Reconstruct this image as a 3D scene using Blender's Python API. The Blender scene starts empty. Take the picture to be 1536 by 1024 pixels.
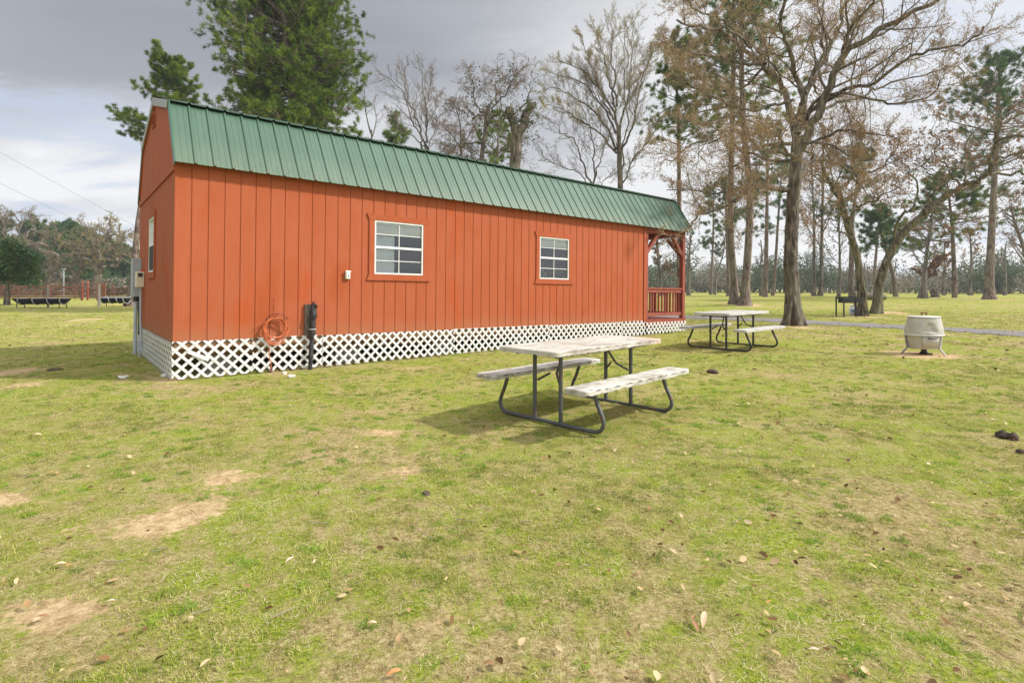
import bpy, math, random
import numpy as np
from mathutils import Vector, Matrix
scene = bpy.context.scene
COL = scene.collection
R = math.radians
CAM_Z = 1.33
HAZE = .0007
FPX = 810.0; CX = 768.0; HY = 433.0          # focal length in photo pixels, principal column, horizon row

# ---------------------------------------------------------------- noise in numpy
def _hash(ix, iy, seed):
    n = (ix.astype(np.int64)*374761393 + iy.astype(np.int64)*668265263 + seed*974711) & 0x7fffffff
    n = (n ^ (n >> 13))*1274126177 & 0x7fffffff
    return ((n ^ (n >> 16)) & 0xffff)/65535.0
def vnoise(x, y, seed=0):
    x = np.asarray(x, float); y = np.asarray(y, float)
    ix = np.floor(x); iy = np.floor(y); fx = x-ix; fy = y-iy
    fx = fx*fx*(3-2*fx); fy = fy*fy*(3-2*fy)
    a = _hash(ix, iy, seed); b = _hash(ix+1, iy, seed); c = _hash(ix, iy+1, seed); d = _hash(ix+1, iy+1, seed)
    return (a*(1-fx)+b*fx)*(1-fy) + (c*(1-fx)+d*fx)*fy
def fbm(x, y, seed=0, o=4):
    s = 0; a = .5; t = 0
    for k in range(o):
        s = s + a*vnoise(x*2**k, y*2**k, seed+k*17); t += a; a *= .5
    return s/t
def ss(a, b, x):
    t = np.clip((np.asarray(x, float)-a)/(b-a), 0, 1); return t*t*(3-2*t)

# ---------------------------------------------------------------- terrain
MOUNDS = []
def T(x, y):
    x = np.asarray(x, float); y = np.asarray(y, float)
    r = np.hypot(x, y)
    z = .02 + .08*ss(4.5, 9, r) + .055*ss(10, 16, r)*ss(-2, 4, x) - .03*ss(17, 24, r)
    z = z + .33*ss(26, 62, r)*ss(-.25, .25, x/np.maximum(y, 1))
    z = z + .05*ss(30, 60, r)
    z = z + .04*(fbm(x*.16, y*.16, 5, 2)-.5)*ss(3, 8, r) + .016*(fbm(x*.8, y*.8, 9, 3)-.5)
    for (mx, my, mr, mh) in MOUNDS:
        z = z + mh*np.exp(-((x-mx)**2+(y-my)**2)/(mr*mr))
    return z
def gpt(px, py):
    """where the sight line through a photo pixel meets the ground"""
    dx = (px-CX)/FPX; dz = -(py-HY)/FPX
    lo, hi = .5, 400.
    f = lambda s: CAM_Z+dz*s-float(T(dx*s, s))
    s = lo; st = .5
    while s < hi and f(s) > 0: s += st; st *= 1.02
    a, b = s-st, s
    for _ in range(30):
        m = (a+b)/2
        if f(m) > 0: a = m
        else: b = m
    return Vector((dx*a, a, float(T(dx*a, a))))
def at(px, py, Y):
    return Vector(((px-CX)/FPX*Y, Y, CAM_Z-(py-HY)/FPX*Y))

# ---------------------------------------------------------------- materials
def newmat(name):
    m = bpy.data.materials.new(name); m.use_nodes = True
    nt = m.node_tree; b = nt.nodes.get('Principled BSDF')
    return m, nt, b
def N(nt, t, **kw):
    n = nt.nodes.new(t)
    for k, v in kw.items():
        if k.startswith('i_'): n.inputs[k[2:].replace('_', ' ')].default_value = v
        else: setattr(n, k, v)
    return n
def ramp(nt, fac, stops):
    r = N(nt, 'ShaderNodeValToRGB'); e = r.color_ramp.elements
    while len(e) < len(stops): e.new(.5)
    for k, (p, c) in enumerate(stops):
        e[k].position = p; e[k].color = (c if len(c) == 4 else (*c, 1))
    nt.links.new(fac, r.inputs[0]); return r.outputs[0]
def mixc(nt, fac, a, b, mode='MIX'):
    m = N(nt, 'ShaderNodeMix', data_type='RGBA', blend_type=mode)
    for sock, v in ((m.inputs[0], fac), (m.inputs[6], a), (m.inputs[7], b)):
        if hasattr(v, 'links') or hasattr(v, 'is_output'): nt.links.new(v, sock)
        elif isinstance(v, (int, float)): sock.default_value = v
        else: sock.default_value = (v if len(v) == 4 else (*v, 1))
    return m.outputs[2]
def noise(nt, vec, scale, detail=4, rough=.6, dist=0):
    n = N(nt, 'ShaderNodeTexNoise'); n.inputs['Scale'].default_value = scale
    n.inputs['Detail'].default_value = detail; n.inputs['Roughness'].default_value = rough
    n.inputs['Distortion'].default_value = dist
    if vec is not None: nt.links.new(vec, n.inputs['Vector'])
    return n.outputs[0]
def ocoord(nt, scale=(1, 1, 1), world=False):
    if world: s = N(nt, 'ShaderNodeNewGeometry').outputs['Position']
    else: s = N(nt, 'ShaderNodeTexCoord').outputs['Object']
    if scale == (1, 1, 1): return s
    m = N(nt, 'ShaderNodeMapping'); m.inputs['Scale'].default_value = scale
    nt.links.new(s, m.inputs['Vector']); return m.outputs[0]
def bump(nt, b, h, strength=.4, dist=.01):
    n = N(nt, 'ShaderNodeBump'); n.inputs['Strength'].default_value = strength; n.inputs['Distance'].default_value = dist
    nt.links.new(h, n.inputs['Height']); nt.links.new(n.outputs[0], b.inputs['Normal'])
def simple(name, c1, c2=None, scale=5, rough=.7, metal=0, bs=0, bscale=30, map_=(1, 1, 1), lo=.35, hi=.65, spec=.5, detail=5):
    m, nt, b = newmat(name)
    b.inputs['Roughness'].default_value = rough; b.inputs['Metallic'].default_value = metal
    b.inputs['Specular IOR Level'].default_value = spec
    v = ocoord(nt, map_)
    if c2 is None: b.inputs['Base Color'].default_value = (*c1, 1)
    else:
        nt.links.new(ramp(nt, noise(nt, v, scale, detail), [(lo, c1), (hi, c2)]), b.inputs['Base Color'])
    if bs: bump(nt, b, noise(nt, v, bscale, 4), bs, .01)
    return m

# ---------------------------------------------------------------- mesh collecting
class MB:
    def __init__(s): s.v = []; s.f = []; s.m = []; s.sm = []
    def add(s, vs, fs, mi=0, smooth=False):
        o = len(s.v); s.v += [tuple(v) for v in vs]
        s.f += [tuple(i+o for i in f) for f in fs]; s.m += [mi]*len(fs); s.sm += [smooth]*len(fs)
    def box(s, x0, x1, y0, y1, z0, z1, mi=0):
        s.add([(x0,y0,z0),(x1,y0,z0),(x1,y1,z0),(x0,y1,z0),(x0,y0,z1),(x1,y0,z1),(x1,y1,z1),(x0,y1,z1)],
              [(0,3,2,1),(4,5,6,7),(0,1,5,4),(1,2,6,5),(2,3,7,6),(3,0,4,7)], mi)
    def bar(s, a, b, w, h, up=(0,0,1), mi=0):
        a = Vector(a); b = Vector(b); d = (b-a).normalized(); up = Vector(up)
        if abs(d.dot(up)) > .98: up = Vector((1,0,0))
        x = d.cross(up).normalized()*w/2; y = x.cross(d).normalized()*h/2
        s.add([a-x-y,a+x-y,a+x+y,a-x+y,b-x-y,b+x-y,b+x+y,b-x+y],
              [(0,3,2,1),(4,5,6,7),(0,1,5,4),(1,2,6,5),(2,3,7,6),(3,0,4,7)], mi)
    def tube(s, pts, r, n=10, mi=0, caps=True, closed=False):
        pts = [Vector(p) for p in pts]; k = len(pts)
        rr = r if isinstance(r, (list, tuple)) else [r]*k
        t0 = (pts[1]-pts[0]).normalized(); a = t0.orthogonal().normalized()
        vs = []
        for i, p in enumerate(pts):
            if closed: t = (pts[(i+1) % k]-pts[i-1]).normalized()
            else: t = (pts[min(i+1, k-1)]-pts[max(i-1, 0)]).normalized()
            a = (a-t*a.dot(t)).normalized(); b = t.cross(a)
            for j in range(n):
                q = 2*math.pi*j/n; vs.append(p+(a*math.cos(q)+b*math.sin(q))*rr[i])
        fs = []
        for i in range(k if closed else k-1):
            i2 = (i+1) % k
            for j in range(n): fs.append((i*n+j, i*n+(j+1) % n, i2*n+(j+1) % n, i2*n+j))
        s.add(vs, fs, mi, True)
        if caps and not closed:
            s.add(vs[:n], [tuple(range(n))[::-1]], mi); s.add(vs[-n:], [tuple(range(n))], mi)
    def lathe(s, prof, n=24, mi=0, c=(0,0,0), smooth=True, close=True):
        vs = []; c = Vector(c)
        for (r, z) in prof:
            for j in range(n):
                q = 2*math.pi*j/n; vs.append((c.x+r*math.cos(q), c.y+r*math.sin(q), c.z+z))
        fs = [(i*n+j, i*n+(j+1) % n, (i+1)*n+(j+1) % n, (i+1)*n+j) for i in range(len(prof)-1) for j in range(n)]
        s.add(vs, fs, mi, smooth)
        if close:
            s.add(vs[:n], [tuple(range(n))[::-1]], mi); s.add(vs[-n:], [tuple(range(n))], mi)
    def prism(s, poly, frame, d0, d1, mi=0):
        """poly (a,b) extruded along the third axis; frame(a,b,d)->xyz"""
        n = len(poly)
        vs = [frame(a, b, d0) for a, b in poly]+[frame(a, b, d1) for a, b in poly]
        s.add(vs, [tuple(range(n))[::-1], tuple(range(n, 2*n))]+[(i, (i+1) % n, n+(i+1) % n, n+i) for i in range(n)], mi)
    def build(s, name, mats, parent=None, M=None, bevel=0, seg=2):
        me = bpy.data.meshes.new(name)
        me.from_pydata(s.v, [], s.f); me.update()
        if not isinstance(mats, (list, tuple)): mats = [mats]
        for m in mats: me.materials.append(m)
        me.polygons.foreach_set('material_index', s.m); me.polygons.foreach_set('use_smooth', s.sm)
        o = bpy.data.objects.new(name, me); COL.objects.link(o)
        if parent is not None: o.parent = parent
        if M is not None: o.matrix_world = M if parent is None else o.matrix_world
        if bevel:
            b = o.modifiers.new('Bevel', 'BEVEL'); b.width = bevel; b.segments = seg; b.limit_method = 'ANGLE'; b.angle_limit = R(40)
        return o
def tag(o, label=None, cat=None, group=None, kind=None):
    if label: o['label'] = label
    if cat: o['category'] = cat
    if group: o['group'] = group
    if kind: o['kind'] = kind
    return o
def empty(name, M=None, loc=None, rz=0, parent=None):
    o = bpy.data.objects.new(name, None); COL.objects.link(o); o.empty_display_size = .2
    if M is not None: o.matrix_world = M
    if loc is not None: o.location = loc; o.rotation_euler = (0, 0, rz)
    return o
def children(o): return [c for c in bpy.data.objects if c.parent == o]
def copy_tree(o, parent=None):
    c = o.copy(); COL.objects.link(c); c.parent = parent
    for ch in children(o):
        if ch.name in COL.objects: copy_tree(ch, c)
    return c

# fast arrays -> mesh
def array_mesh(name, verts, quads=None, tris=None, qmat=None, tmat=None, mats=(), smooth=True, parent=None):
    me = bpy.data.meshes.new(name)
    nq = 0 if quads is None else len(quads); ntr = 0 if tris is None else len(tris)
    me.vertices.add(len(verts)); me.vertices.foreach_set('co', np.ascontiguousarray(verts, np.float32).ravel())
    loops = []; starts = []; 
    if nq: loops.append(np.asarray(quads, np.int32).ravel()); starts.append(np.arange(nq)*4)
    if ntr: loops.append(np.asarray(tris, np.int32).ravel()); starts.append(nq*4+np.arange(ntr)*3)
    lp = np.concatenate(loops).astype(np.int32); st = np.concatenate(starts).astype(np.int32)
    me.loops.add(len(lp)); me.loops.foreach_set('vertex_index', lp)
    me.polygons.add(nq+ntr); me.polygons.foreach_set('loop_start', st)
    mi = np.zeros(nq+ntr, np.int32)
    if qmat is not None and nq: mi[:nq] = qmat
    if tmat is not None and ntr: mi[nq:] = tmat
    me.polygons.foreach_set('material_index', mi)
    me.polygons.foreach_set('use_smooth', np.full(nq+ntr, smooth, bool))
    for m in mats: me.materials.append(m)
    me.update(calc_edges=True)
    o = bpy.data.objects.new(name, me); COL.objects.link(o)
    if parent is not None: o.parent = parent
    return o
# ================================================================= MATERIALS
def siding_mat():
    m, nt, b = newmat('painted_siding')
    v = ocoord(nt); vs = ocoord(nt, (26, 26, 1.6)); vw = ocoord(nt, (1.1, 1.1, .5))
    big = noise(nt, vw, 1.3, 3)
    c = ramp(nt, big, [(.35, (.355, .083, .029)), (.52, (.385, .100, .043)), (.68, (.34, .072, .021))])
    grain = noise(nt, vs, 2.2, 5, .7)
    c = mixc(nt, .35, c, ramp(nt, grain, [(.3, (.30, .078, .030)), (.7, (.42, .120, .055))]))
    bl = noise(nt, ocoord(nt, (.9, .9, .35)), 2.1, 2)
    c = mixc(nt, ramp(nt, bl, [(.58, (0, 0, 0)), (.72, (.65, .65, .65))]), c, (.40, .074, .018))  # uneven paint fade, contrast raised to stand in for tree-shadow streaks
    st = noise(nt, ocoord(nt, (9, 9, .25)), 1.5, 4, .7)
    c = mixc(nt, ramp(nt, st, [(.56, (0, 0, 0)), (.78, (.35, .35, .35))]), c, (.47, .16, .085))
    # splash dirt near the foot of the siding
    sx = N(nt, 'ShaderNodeSeparateXYZ'); nt.links.new(v, sx.inputs[0])
    mr = N(nt, 'ShaderNodeMapRange'); mr.inputs[1].default_value = 0; mr.inputs[2].default_value = .26; mr.inputs[3].default_value = .75; mr.inputs[4].default_value = 0
    nt.links.new(sx.outputs[2], mr.inputs[0])
    dn = N(nt, 'ShaderNodeMath', operation='MULTIPLY'); nt.links.new(mr.outputs[0], dn.inputs[0]); nt.links.new(noise(nt, v, 7, 4), dn.inputs[1])
    c = mixc(nt, dn.outputs[0], c, (.34, .17, .09))
    nt.links.new(c, b.inputs['Base Color'])
    b.inputs['Roughness'].default_value = .7; b.inputs['Specular IOR Level'].default_value = .12
    f = noise(nt, ocoord(nt, (60, 60, 9)), 2.5, 5, .75)
    bump(nt, b, f, .55, .006)
    return m
M_side = siding_mat()
M_trim = simple('painted_trim', (.34, .080, .029), (.38, .096, .040), 6, .7, bs=.25, bscale=50, spec=.12)
M_porch = simple('stained_porch_wood', (.22, .045, .022), (.30, .065, .032), 8, .65, bs=.3, bscale=60, map_=(1, 1, .2))
def roof_mat():
    m, nt, b = newmat('green_roof_metal')
    v = ocoord(nt)
    c = ramp(nt, noise(nt, ocoord(nt, (1.2, .5, .5)), 1.3, 4), [(.3, (.052, .108, .070)), (.7, (.074, .138, .096))])
    # chalked, faded zone and rust stains towards the first sheet's eave
    sx = N(nt, 'ShaderNodeSeparateXYZ'); nt.links.new(v, sx.inputs[0])
    mr = N(nt, 'ShaderNodeMapRange'); mr.inputs[1].default_value = 2.3; mr.inputs[2].default_value = 2.85; mr.inputs[3].default_value = .55; mr.inputs[4].default_value = 0
    nt.links.new(sx.outputs[2], mr.inputs[0])
    mu = N(nt, 'ShaderNodeMath', operation='MULTIPLY'); nt.links.new(mr.outputs[0], mu.inputs[0]); nt.links.new(noise(nt, ocoord(nt, (5, 5, 1.4)), 1.5, 5), mu.inputs[1])
    c = mixc(nt, mu.outputs[0], c, (.24, .235, .17))
    st = noise(nt, ocoord(nt, (7, 7, .7)), 2.0, 3)
    c = mixc(nt, ramp(nt, st, [(.68, (0, 0, 0)), (.78, (.35, .35, .35))]), c, (.24, .23, .16))
    nt.links.new(c, b.inputs['Base Color'])
    b.inputs['Roughness'].default_value = .38; b.inputs['Specular IOR Level'].default_value = .45
    bump(nt, b, noise(nt, ocoord(nt, (3, 3, 1)), 3, 3), .15, .01)
    return m
M_roof = roof_mat()
M_rooftrim = simple('dark_green_trim', (.02, .085, .045), (.03, .11, .06), 5, .4)
M_galv = simple('weathered_galvanised', (.26, .25, .25), (.36, .35, .35), 9, .5, .3)
M_lattice = simple('white_lattice', (.60, .595, .57), (.72, .71, .69), 9, .55, bs=.1)
M_white = simple('white_vinyl', (.66, .66, .63), (.72, .72, .70), 7, .4)
M_blind = simple('window_blind', (.80, .80, .74), (.86, .86, .80), 7, .6)
M_curtain = simple('curtain_cloth', (.72, .76, .80), (.80, .83, .86), 3, .8)
M_inside = simple('room_wall', (.10, .085, .07), (.13, .11, .09), 2, .8)
M_floorw = simple('room_floor', (.12, .08, .05), (.18, .12, .08), 3, .6)
M_under = simple('rough_lumber', (.30, .16, .08), (.42, .25, .13), 6, .85, bs=.3, map_=(.4, 4, 4))
M_block = simple('concrete_block', (.34, .33, .31), (.44, .43, .40), 14, .9, bs=.4)
M_grey = simple('grey_box_paint', (.30, .34, .37), (.36, .40, .43), 6, .45)
M_beige = simple('beige_plastic', (.56, .50, .36), (.64, .58, .44), 6, .5)
M_pipe = simple('grey_conduit', (.38, .42, .46), (.46, .49, .52), 8, .5)
M_blackp = simple('black_foam_wrap', (.015, .015, .017), (.035, .033, .033), 18, .5, bs=.5, bscale=60)
M_board = simple('weathered_board', (.06, .045, .035), (.20, .16, .12), 9, .85, bs=.4, map_=(6, 6, 1))
M_hose = simple('orange_hose', (.52, .12, .035), (.62, .17, .06), 6, .5)
M_wire = simple('black_wire', (.02, .02, .02), None, rough=.4, metal=.4)
M_red = simple('red_knob', (.5, .02, .02), None, rough=.4)
M_rust = simple('rusty_steel', (.12, .045, .025), (.26, .10, .05), 12, .85, bs=.3)
def glass_mat():
    m, nt, b = newmat('window_glass'); nt.nodes.remove(b)
    g = N(nt, 'ShaderNodeBsdfGlossy'); g.inputs['Roughness'].default_value = .015; g.inputs['Color'].default_value = (.9, .93, .95, 1)
    t = N(nt, 'ShaderNodeBsdfTransparent'); t.inputs['Color'].default_value = (.92, .95, .94, 1)
    fr = N(nt, 'ShaderNodeFresnel'); fr.inputs['IOR'].default_value = 1.75
    mx = N(nt, 'ShaderNodeMixShader')
    nt.links.new(fr.outputs[0], mx.inputs[0]); nt.links.new(t.outputs[0], mx.inputs[1]); nt.links.new(g.outputs[0], mx.inputs[2])
    nt.links.new(mx.outputs[0], nt.nodes['Material Output'].inputs[0])
    return m
M_glass = glass_mat()
def table_mat():
    m, nt, b = newmat('weathered_table_plastic')
    v = ocoord(nt)
    base = ramp(nt, noise(nt, v, 3.5, 5, .65), [(.3, (.42, .385, .32)), (.6, (.53, .50, .44))])
    grime = noise(nt, ocoord(nt, (1.2, 1.6, 1)), 2.6, 6, .72, .4)
    c = mixc(nt, ramp(nt, grime, [(.46, (0, 0, 0)), (.66, (.8, .8, .8))]), base, (.24, .18, .14))
    pk = noise(nt, v, 1.1, 2)
    c = mixc(nt, ramp(nt, pk, [(.52, (0, 0, 0)), (.64, (.6, .6, .6))]), c, (.54, .33, .235))
    sp = noise(nt, v, 30, 3)
    c = mixc(nt, ramp(nt, sp, [(.62, (0, 0, 0)), (.7, (.55, .55, .55))]), c, (.15, .115, .09))
    nt.links.new(c, b.inputs['Base Color']); b.inputs['Roughness'].default_value = .65
    bump(nt, b, grime, .5, .004)
    return m
M_table = table_mat()
M_table2 = simple('pale_table_plastic', (.38, .36, .33), (.50, .48, .445), 4, .55, bs=.2)
M_tableg = simple('speckled_bench_plastic', (.26, .23, .185), (.52, .50, .44), 6, .65, bs=.3, lo=.33, hi=.55, detail=8)
M_crack = simple('dark_crack', (.05, .035, .025), (.12, .08, .05), 20, .9)
def frame_mat():
    m, nt, b = newmat('dark_steel_tube')
    v = ocoord(nt)
    n1 = noise(nt, v, 9, 4)
    c = mixc(nt, ramp(nt, n1, [(.56, (0, 0, 0)), (.64, (1, 1, 1))]), (.075, .08, .082), (.17, .062, .034))
    nt.links.new(c, b.inputs['Base Color']); b.inputs['Roughness'].default_value = .48; b.inputs['Specular IOR Level'].default_value = .6
    return m
M_frame = frame_mat()
M_frame2 = simple('black_steel_tube', (.016, .018, .02), (.03, .032, .034), 10, .5)
def cooker_mat():
    m, nt, b = newmat('cream_enamel')
    v = ocoord(nt)
    c = ramp(nt, noise(nt, v, 4, 4), [(.3, (.40, .38, .32)), (.7, (.50, .48, .42))])
    c = mixc(nt, ramp(nt, noise(nt, v, 7, 6, .7), [(.6, (0, 0, 0)), (.72, (.7, .7, .7))]), c, (.30, .24, .15))
    nt.links.new(c, b.inputs['Base Color']); b.inputs['Roughness'].default_value = .38
    return m
M_cook = cooker_mat()
M_cookw = simple('white_enamel', (.54, .53, .49), (.63, .62, .58), 5, .35)
M_black = simple('black_iron', (.012, .012, .013), (.03, .028, .027), 12, .5)
M_tank = simple('tank_paint', (.62, .66, .70), (.72, .75, .78), 6, .35)
M_blue = simple('blue_label', (.02, .14, .42), None, rough=.4)
M_fence = simple('rusty_pipe', (.12, .040, .026), (.20, .075, .045), 5, .8)
M_gate = simple('red_gate_paint', (.30, .055, .025), (.38, .08, .04), 5, .6)
M_screen = simple('insect_screen', (.03, .03, .032), None, rough=.9)
M_trough = simple('black_trough_rubber', (.008, .008, .010), (.018, .018, .02), 6, .8, spec=.1)
M_zinc = simple('zinc_strap', (.45, .47, .50), None, rough=.45)
M_post = simple('grey_wood_post', (.24, .21, .18), (.36, .32, .28), 9, .9, bs=.4, map_=(5, 5, 1))
M_lamp = simple('pale_pole', (.28, .31, .35), None, rough=.5)

def bark_mat(name, a, b_, sc=1.0, ridge=(7, 7, 1.3)):
    m, nt, b = newmat(name)
    v = ocoord(nt, tuple(r*sc for r in ridge), world=True)
    n1 = noise(nt, v, 1.6, 5, .68, .3)
    n2 = noise(nt, ocoord(nt, world=True), .9, 3)
    c = ramp(nt, n1, [(.38, tuple(x*.32 for x in a)), (.5, a), (.62, tuple(x*1.08 for x in b_))])
    c = mixc(nt, ramp(nt, n2, [(.45, (0, 0, 0)), (.62, (.45, .45, .45))]), c, (b_[0]*.85, b_[1]*1.0, b_[2]*.85))
    nt.links.new(c, b.inputs['Base Color']); b.inputs['Roughness'].default_value = .92; b.inputs['Specular IOR Level'].default_value = .15
    bump(nt, b, n1, 1.0, .05)
    return m
M_bark = bark_mat('oak_bark', (.125, .098, .078), (.25, .205, .165))
M_barkp = bark_mat('pine_bark', (.16, .115, .095), (.29, .225, .19))
M_barkm = bark_mat('mossy_bark', (.105, .085, .055), (.24, .20, .13))
M_barkfar = bark_mat('distant_bark', (.15, .125, .11), (.25, .215, .185), .5)
M_twig = simple('bare_twig', (.15, .12, .095), (.24, .195, .155), 1.5, .9, spec=.1)
M_twigo = simple('tan_twig', (.26, .19, .12), (.38, .285, .18), 1.2, .9, spec=.1)
M_twigg = simple('grey_twig', (.20, .17, .14), (.30, .255, .21), 1.2, .9, spec=.1)

def leaf_mat(name, stops, scale=.8, trans=.25, rough=.75, fine=.3):
    m, nt, b = newmat(name)
    n = noise(nt, ocoord(nt, world=True), scale, 3, .65)
    rp = N(nt, 'ShaderNodeNewGeometry').outputs['Random Per Island']
    ad = N(nt, 'ShaderNodeMath', operation='MULTIPLY_ADD'); nt.links.new(rp, ad.inputs[0]); ad.inputs[1].default_value = fine; nt.links.new(n, ad.inputs[2])
    sb = N(nt, 'ShaderNodeMath', operation='SUBTRACT'); nt.links.new(ad.outputs[0], sb.inputs[0]); sb.inputs[1].default_value = fine/2
    c = ramp(nt, sb.outputs[0], stops)
    nt.links.new(c, b.inputs['Base Color']); b.inputs['Roughness'].default_value = rough; b.inputs['Specular IOR Level'].default_value = .12
    if trans:
        tr = N(nt, 'ShaderNodeBsdfTranslucent'); nt.links.new(c, tr.inputs['Color'])
        mx = N(nt, 'ShaderNodeMixShader'); mx.inputs[0].default_value = trans
        nt.links.new(b.outputs[0], mx.inputs[1]); nt.links.new(tr.outputs[0], mx.inputs[2])
        nt.links.new(mx.outputs[0], nt.nodes['Material Output'].inputs[0])
    return m
M_needle = leaf_mat('pine_needles', [(.30, (.022, .065, .012)), (.5, (.11, .185, .026)), (.68, (.30, .36, .05))], 1.3)
M_needled = leaf_mat('dark_pine_needles', [(.3, (.03, .08, .028)), (.5, (.075, .15, .045)), (.7, (.16, .24, .06))], .5)
M_bud = leaf_mat('spring_buds', [(.3, (.22, .17, .05)), (.5, (.36, .29, .07)), (.7, (.46, .38, .12))], .7, .3)
M_brownleaf = leaf_mat('brown_leaves', [(.3, (.16, .085, .045)), (.5, (.27, .145, .075)), (.7, (.36, .22, .12))], .7, .3)
M_tassel = leaf_mat('tan_catkins', [(.3, (.24, .15, .08)), (.5, (.38, .245, .125)), (.7, (.46, .32, .17))], .6, .3)
M_evergreen = leaf_mat('evergreen_leaves', [(.3, (.02, .055, .018)), (.5, (.05, .105, .032)), (.7, (.11, .17, .05))], .9)
M_ivy = leaf_mat('ivy_leaves', [(.3, (.03, .06, .012)), (.5, (.07, .10, .025)), (.7, (.15, .15, .05))], .9)
M_farg = leaf_mat('far_green_leaves', [(.3, (.060, .092, .045)), (.5, (.085, .122, .058)), (.7, (.115, .15, .072))], .10, .15, fine=.12)
M_farb = leaf_mat('far_grey_twigs', [(.3, (.17, .145, .12)), (.5, (.24, .205, .165)), (.7, (.30, .255, .205))], .1, .15, fine=.12)
M_deadleaf = leaf_mat('dead_leaves', [(.25, (.10, .055, .022)), (.45, (.24, .135, .055)), (.62, (.42, .28, .135)), (.80, (.58, .45, .26))], 3, .15, .7, .8)
M_dung = simple('dark_clod', (.045, .028, .02), (.10, .065, .045), 20, .95, bs=.8, bscale=25)
M_paper = simple('white_litter', (.70, .70, .66), (.80, .80, .76), 9, .7)
# ================================================================= CAMERA, SUN, SKY
cam = bpy.data.cameras.new('camera'); cam_o = bpy.data.objects.new('camera', cam); COL.objects.link(cam_o)
cam.sensor_width = 36; cam.lens = FPX/1536*36; cam.shift_x = 0; cam.shift_y = -(512-HY)/1536
cam.clip_start = .05; cam.clip_end = 3000
cam_o.location = (0, 0, CAM_Z); cam_o.rotation_euler = (R(90), 0, 0)
scene.camera = cam_o
SUN_EL = R(41); to_sun = Vector((math.cos(SUN_EL)*.997, math.cos(SUN_EL)*-.08, math.sin(SUN_EL))).normalized()
sl = bpy.data.lights.new('sun', 'SUN'); sl.energy = 4.6; sl.angle = R(2.2); sl.color = (1.0, .955, .88)
so = bpy.data.objects.new('sun', sl); COL.objects.link(so); so.rotation_euler = to_sun.to_track_quat('Z', 'Y').to_euler(); so.location = (30, -5, 30)
world = bpy.data.worlds.new('World'); scene.world = world; world.use_nodes = True
nt = world.node_tree; bg = nt.nodes['Background']
sky = N(nt, 'ShaderNodeTexSky', sky_type='NISHITA', sun_disc=False)
sky.sun_elevation = SUN_EL; sky.sun_rotation = math.atan2(to_sun.x, to_sun.y)
tc = N(nt, 'ShaderNodeTexCoord'); sx = N(nt, 'ShaderNodeSeparateXYZ'); nt.links.new(tc.outputs['Generated'], sx.inputs[0])
def M2(op, a, b=None, c=None):
    n = N(nt, 'ShaderNodeMath', operation=op)
    for k, v in enumerate((a, b, c)):
        if v is None: continue
        if isinstance(v, (int, float)): n.inputs[k].default_value = v
        else: nt.links.new(v, n.inputs[k])
    return n.outputs[0]
def MR(v, a, b, c, d):
    n = N(nt, 'ShaderNodeMapRange', interpolation_type='SMOOTHSTEP')
    for k, q in enumerate((a, b, c, d)): n.inputs[k+1].default_value = q
    nt.links.new(v, n.inputs[0]); return n.outputs[0]
X_, Y_, Z_ = sx.outputs[0], sx.outputs[1], sx.outputs[2]
zz = M2('ADD', M2('MAXIMUM', Z_, 0.0), .16)
cb = N(nt, 'ShaderNodeCombineXYZ'); nt.links.new(M2('DIVIDE', X_, zz), cb.inputs[0]); nt.links.new(M2('DIVIDE', Y_, zz), cb.inputs[1])
mp = N(nt, 'ShaderNodeMapping'); mp.inputs['Location'].default_value = (3.1, 7.4, 0); mp.inputs['Rotation'].default_value = (0, 0, R(25)); mp.inputs['Scale'].default_value = (.55, 1.0, 1)
nt.links.new(cb.outputs[0], mp.inputs['Vector'])
n1 = noise(nt, mp.outputs[0], .75, 7, .52, .35)
n2 = noise(nt, mp.outputs[0], .30, 3, .5)
dens = M2('ADD', M2('MULTIPLY', n1, .6), M2('MULTIPLY', n2, .4))
n3 = noise(nt, mp.outputs[0], 1.7, 6, .6, .5)
clouds = ramp(nt, dens, [(.40, (.33, .345, .385)), (.47, (.45, .465, .50)), (.51, (.64, .65, .68)), (.56, (.92, .92, .93))])
# thinner, brighter cloud towards the sun's side and along the horizon
br = M2('ADD', MR(X_, -.15, .42, .0, .74), MR(Z_, 0.0, .44, .62, .0))
cl = mixc(nt, M2('MINIMUM', M2('MULTIPLY', br, MR(n3, .36, .62, .55, 1.15)), .88), clouds, (.97, .965, .965))
# thin veil of blue at the left
bl = M2('MULTIPLY', M2('ADD', MR(X_, -.75, -.25, 1.0, 0.0), MR(X_, .35, .6, 0.0, .6)), MR(n3, .44, .60, 0.0, .9))
cl = mixc(nt, bl, cl, (.56, .64, .80))
skys = mixc(nt, 1.0, sky.outputs[0], (.08, .08, .08), 'MULTIPLY')
fin = mixc(nt, .9, skys, cl)
# an overcast dome is brightest overhead and on the sun's side behind the camera
sb_ = M2('SUBTRACT', M2('MULTIPLY', X_, .8), M2('MULTIPLY', Y_, .6))
up = M2('ADD', MR(Z_, .50, .85, 1.0, 1.9), MR(sb_, .35, .95, .0, 1.0))
vm = N(nt, 'ShaderNodeVectorMath', operation='SCALE'); nt.links.new(fin, vm.inputs[0]); nt.links.new(up, vm.inputs[3])
nt.links.new(vm.outputs[0], bg.inputs['Color']); bg.inputs['Strength'].default_value = 1.0

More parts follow.
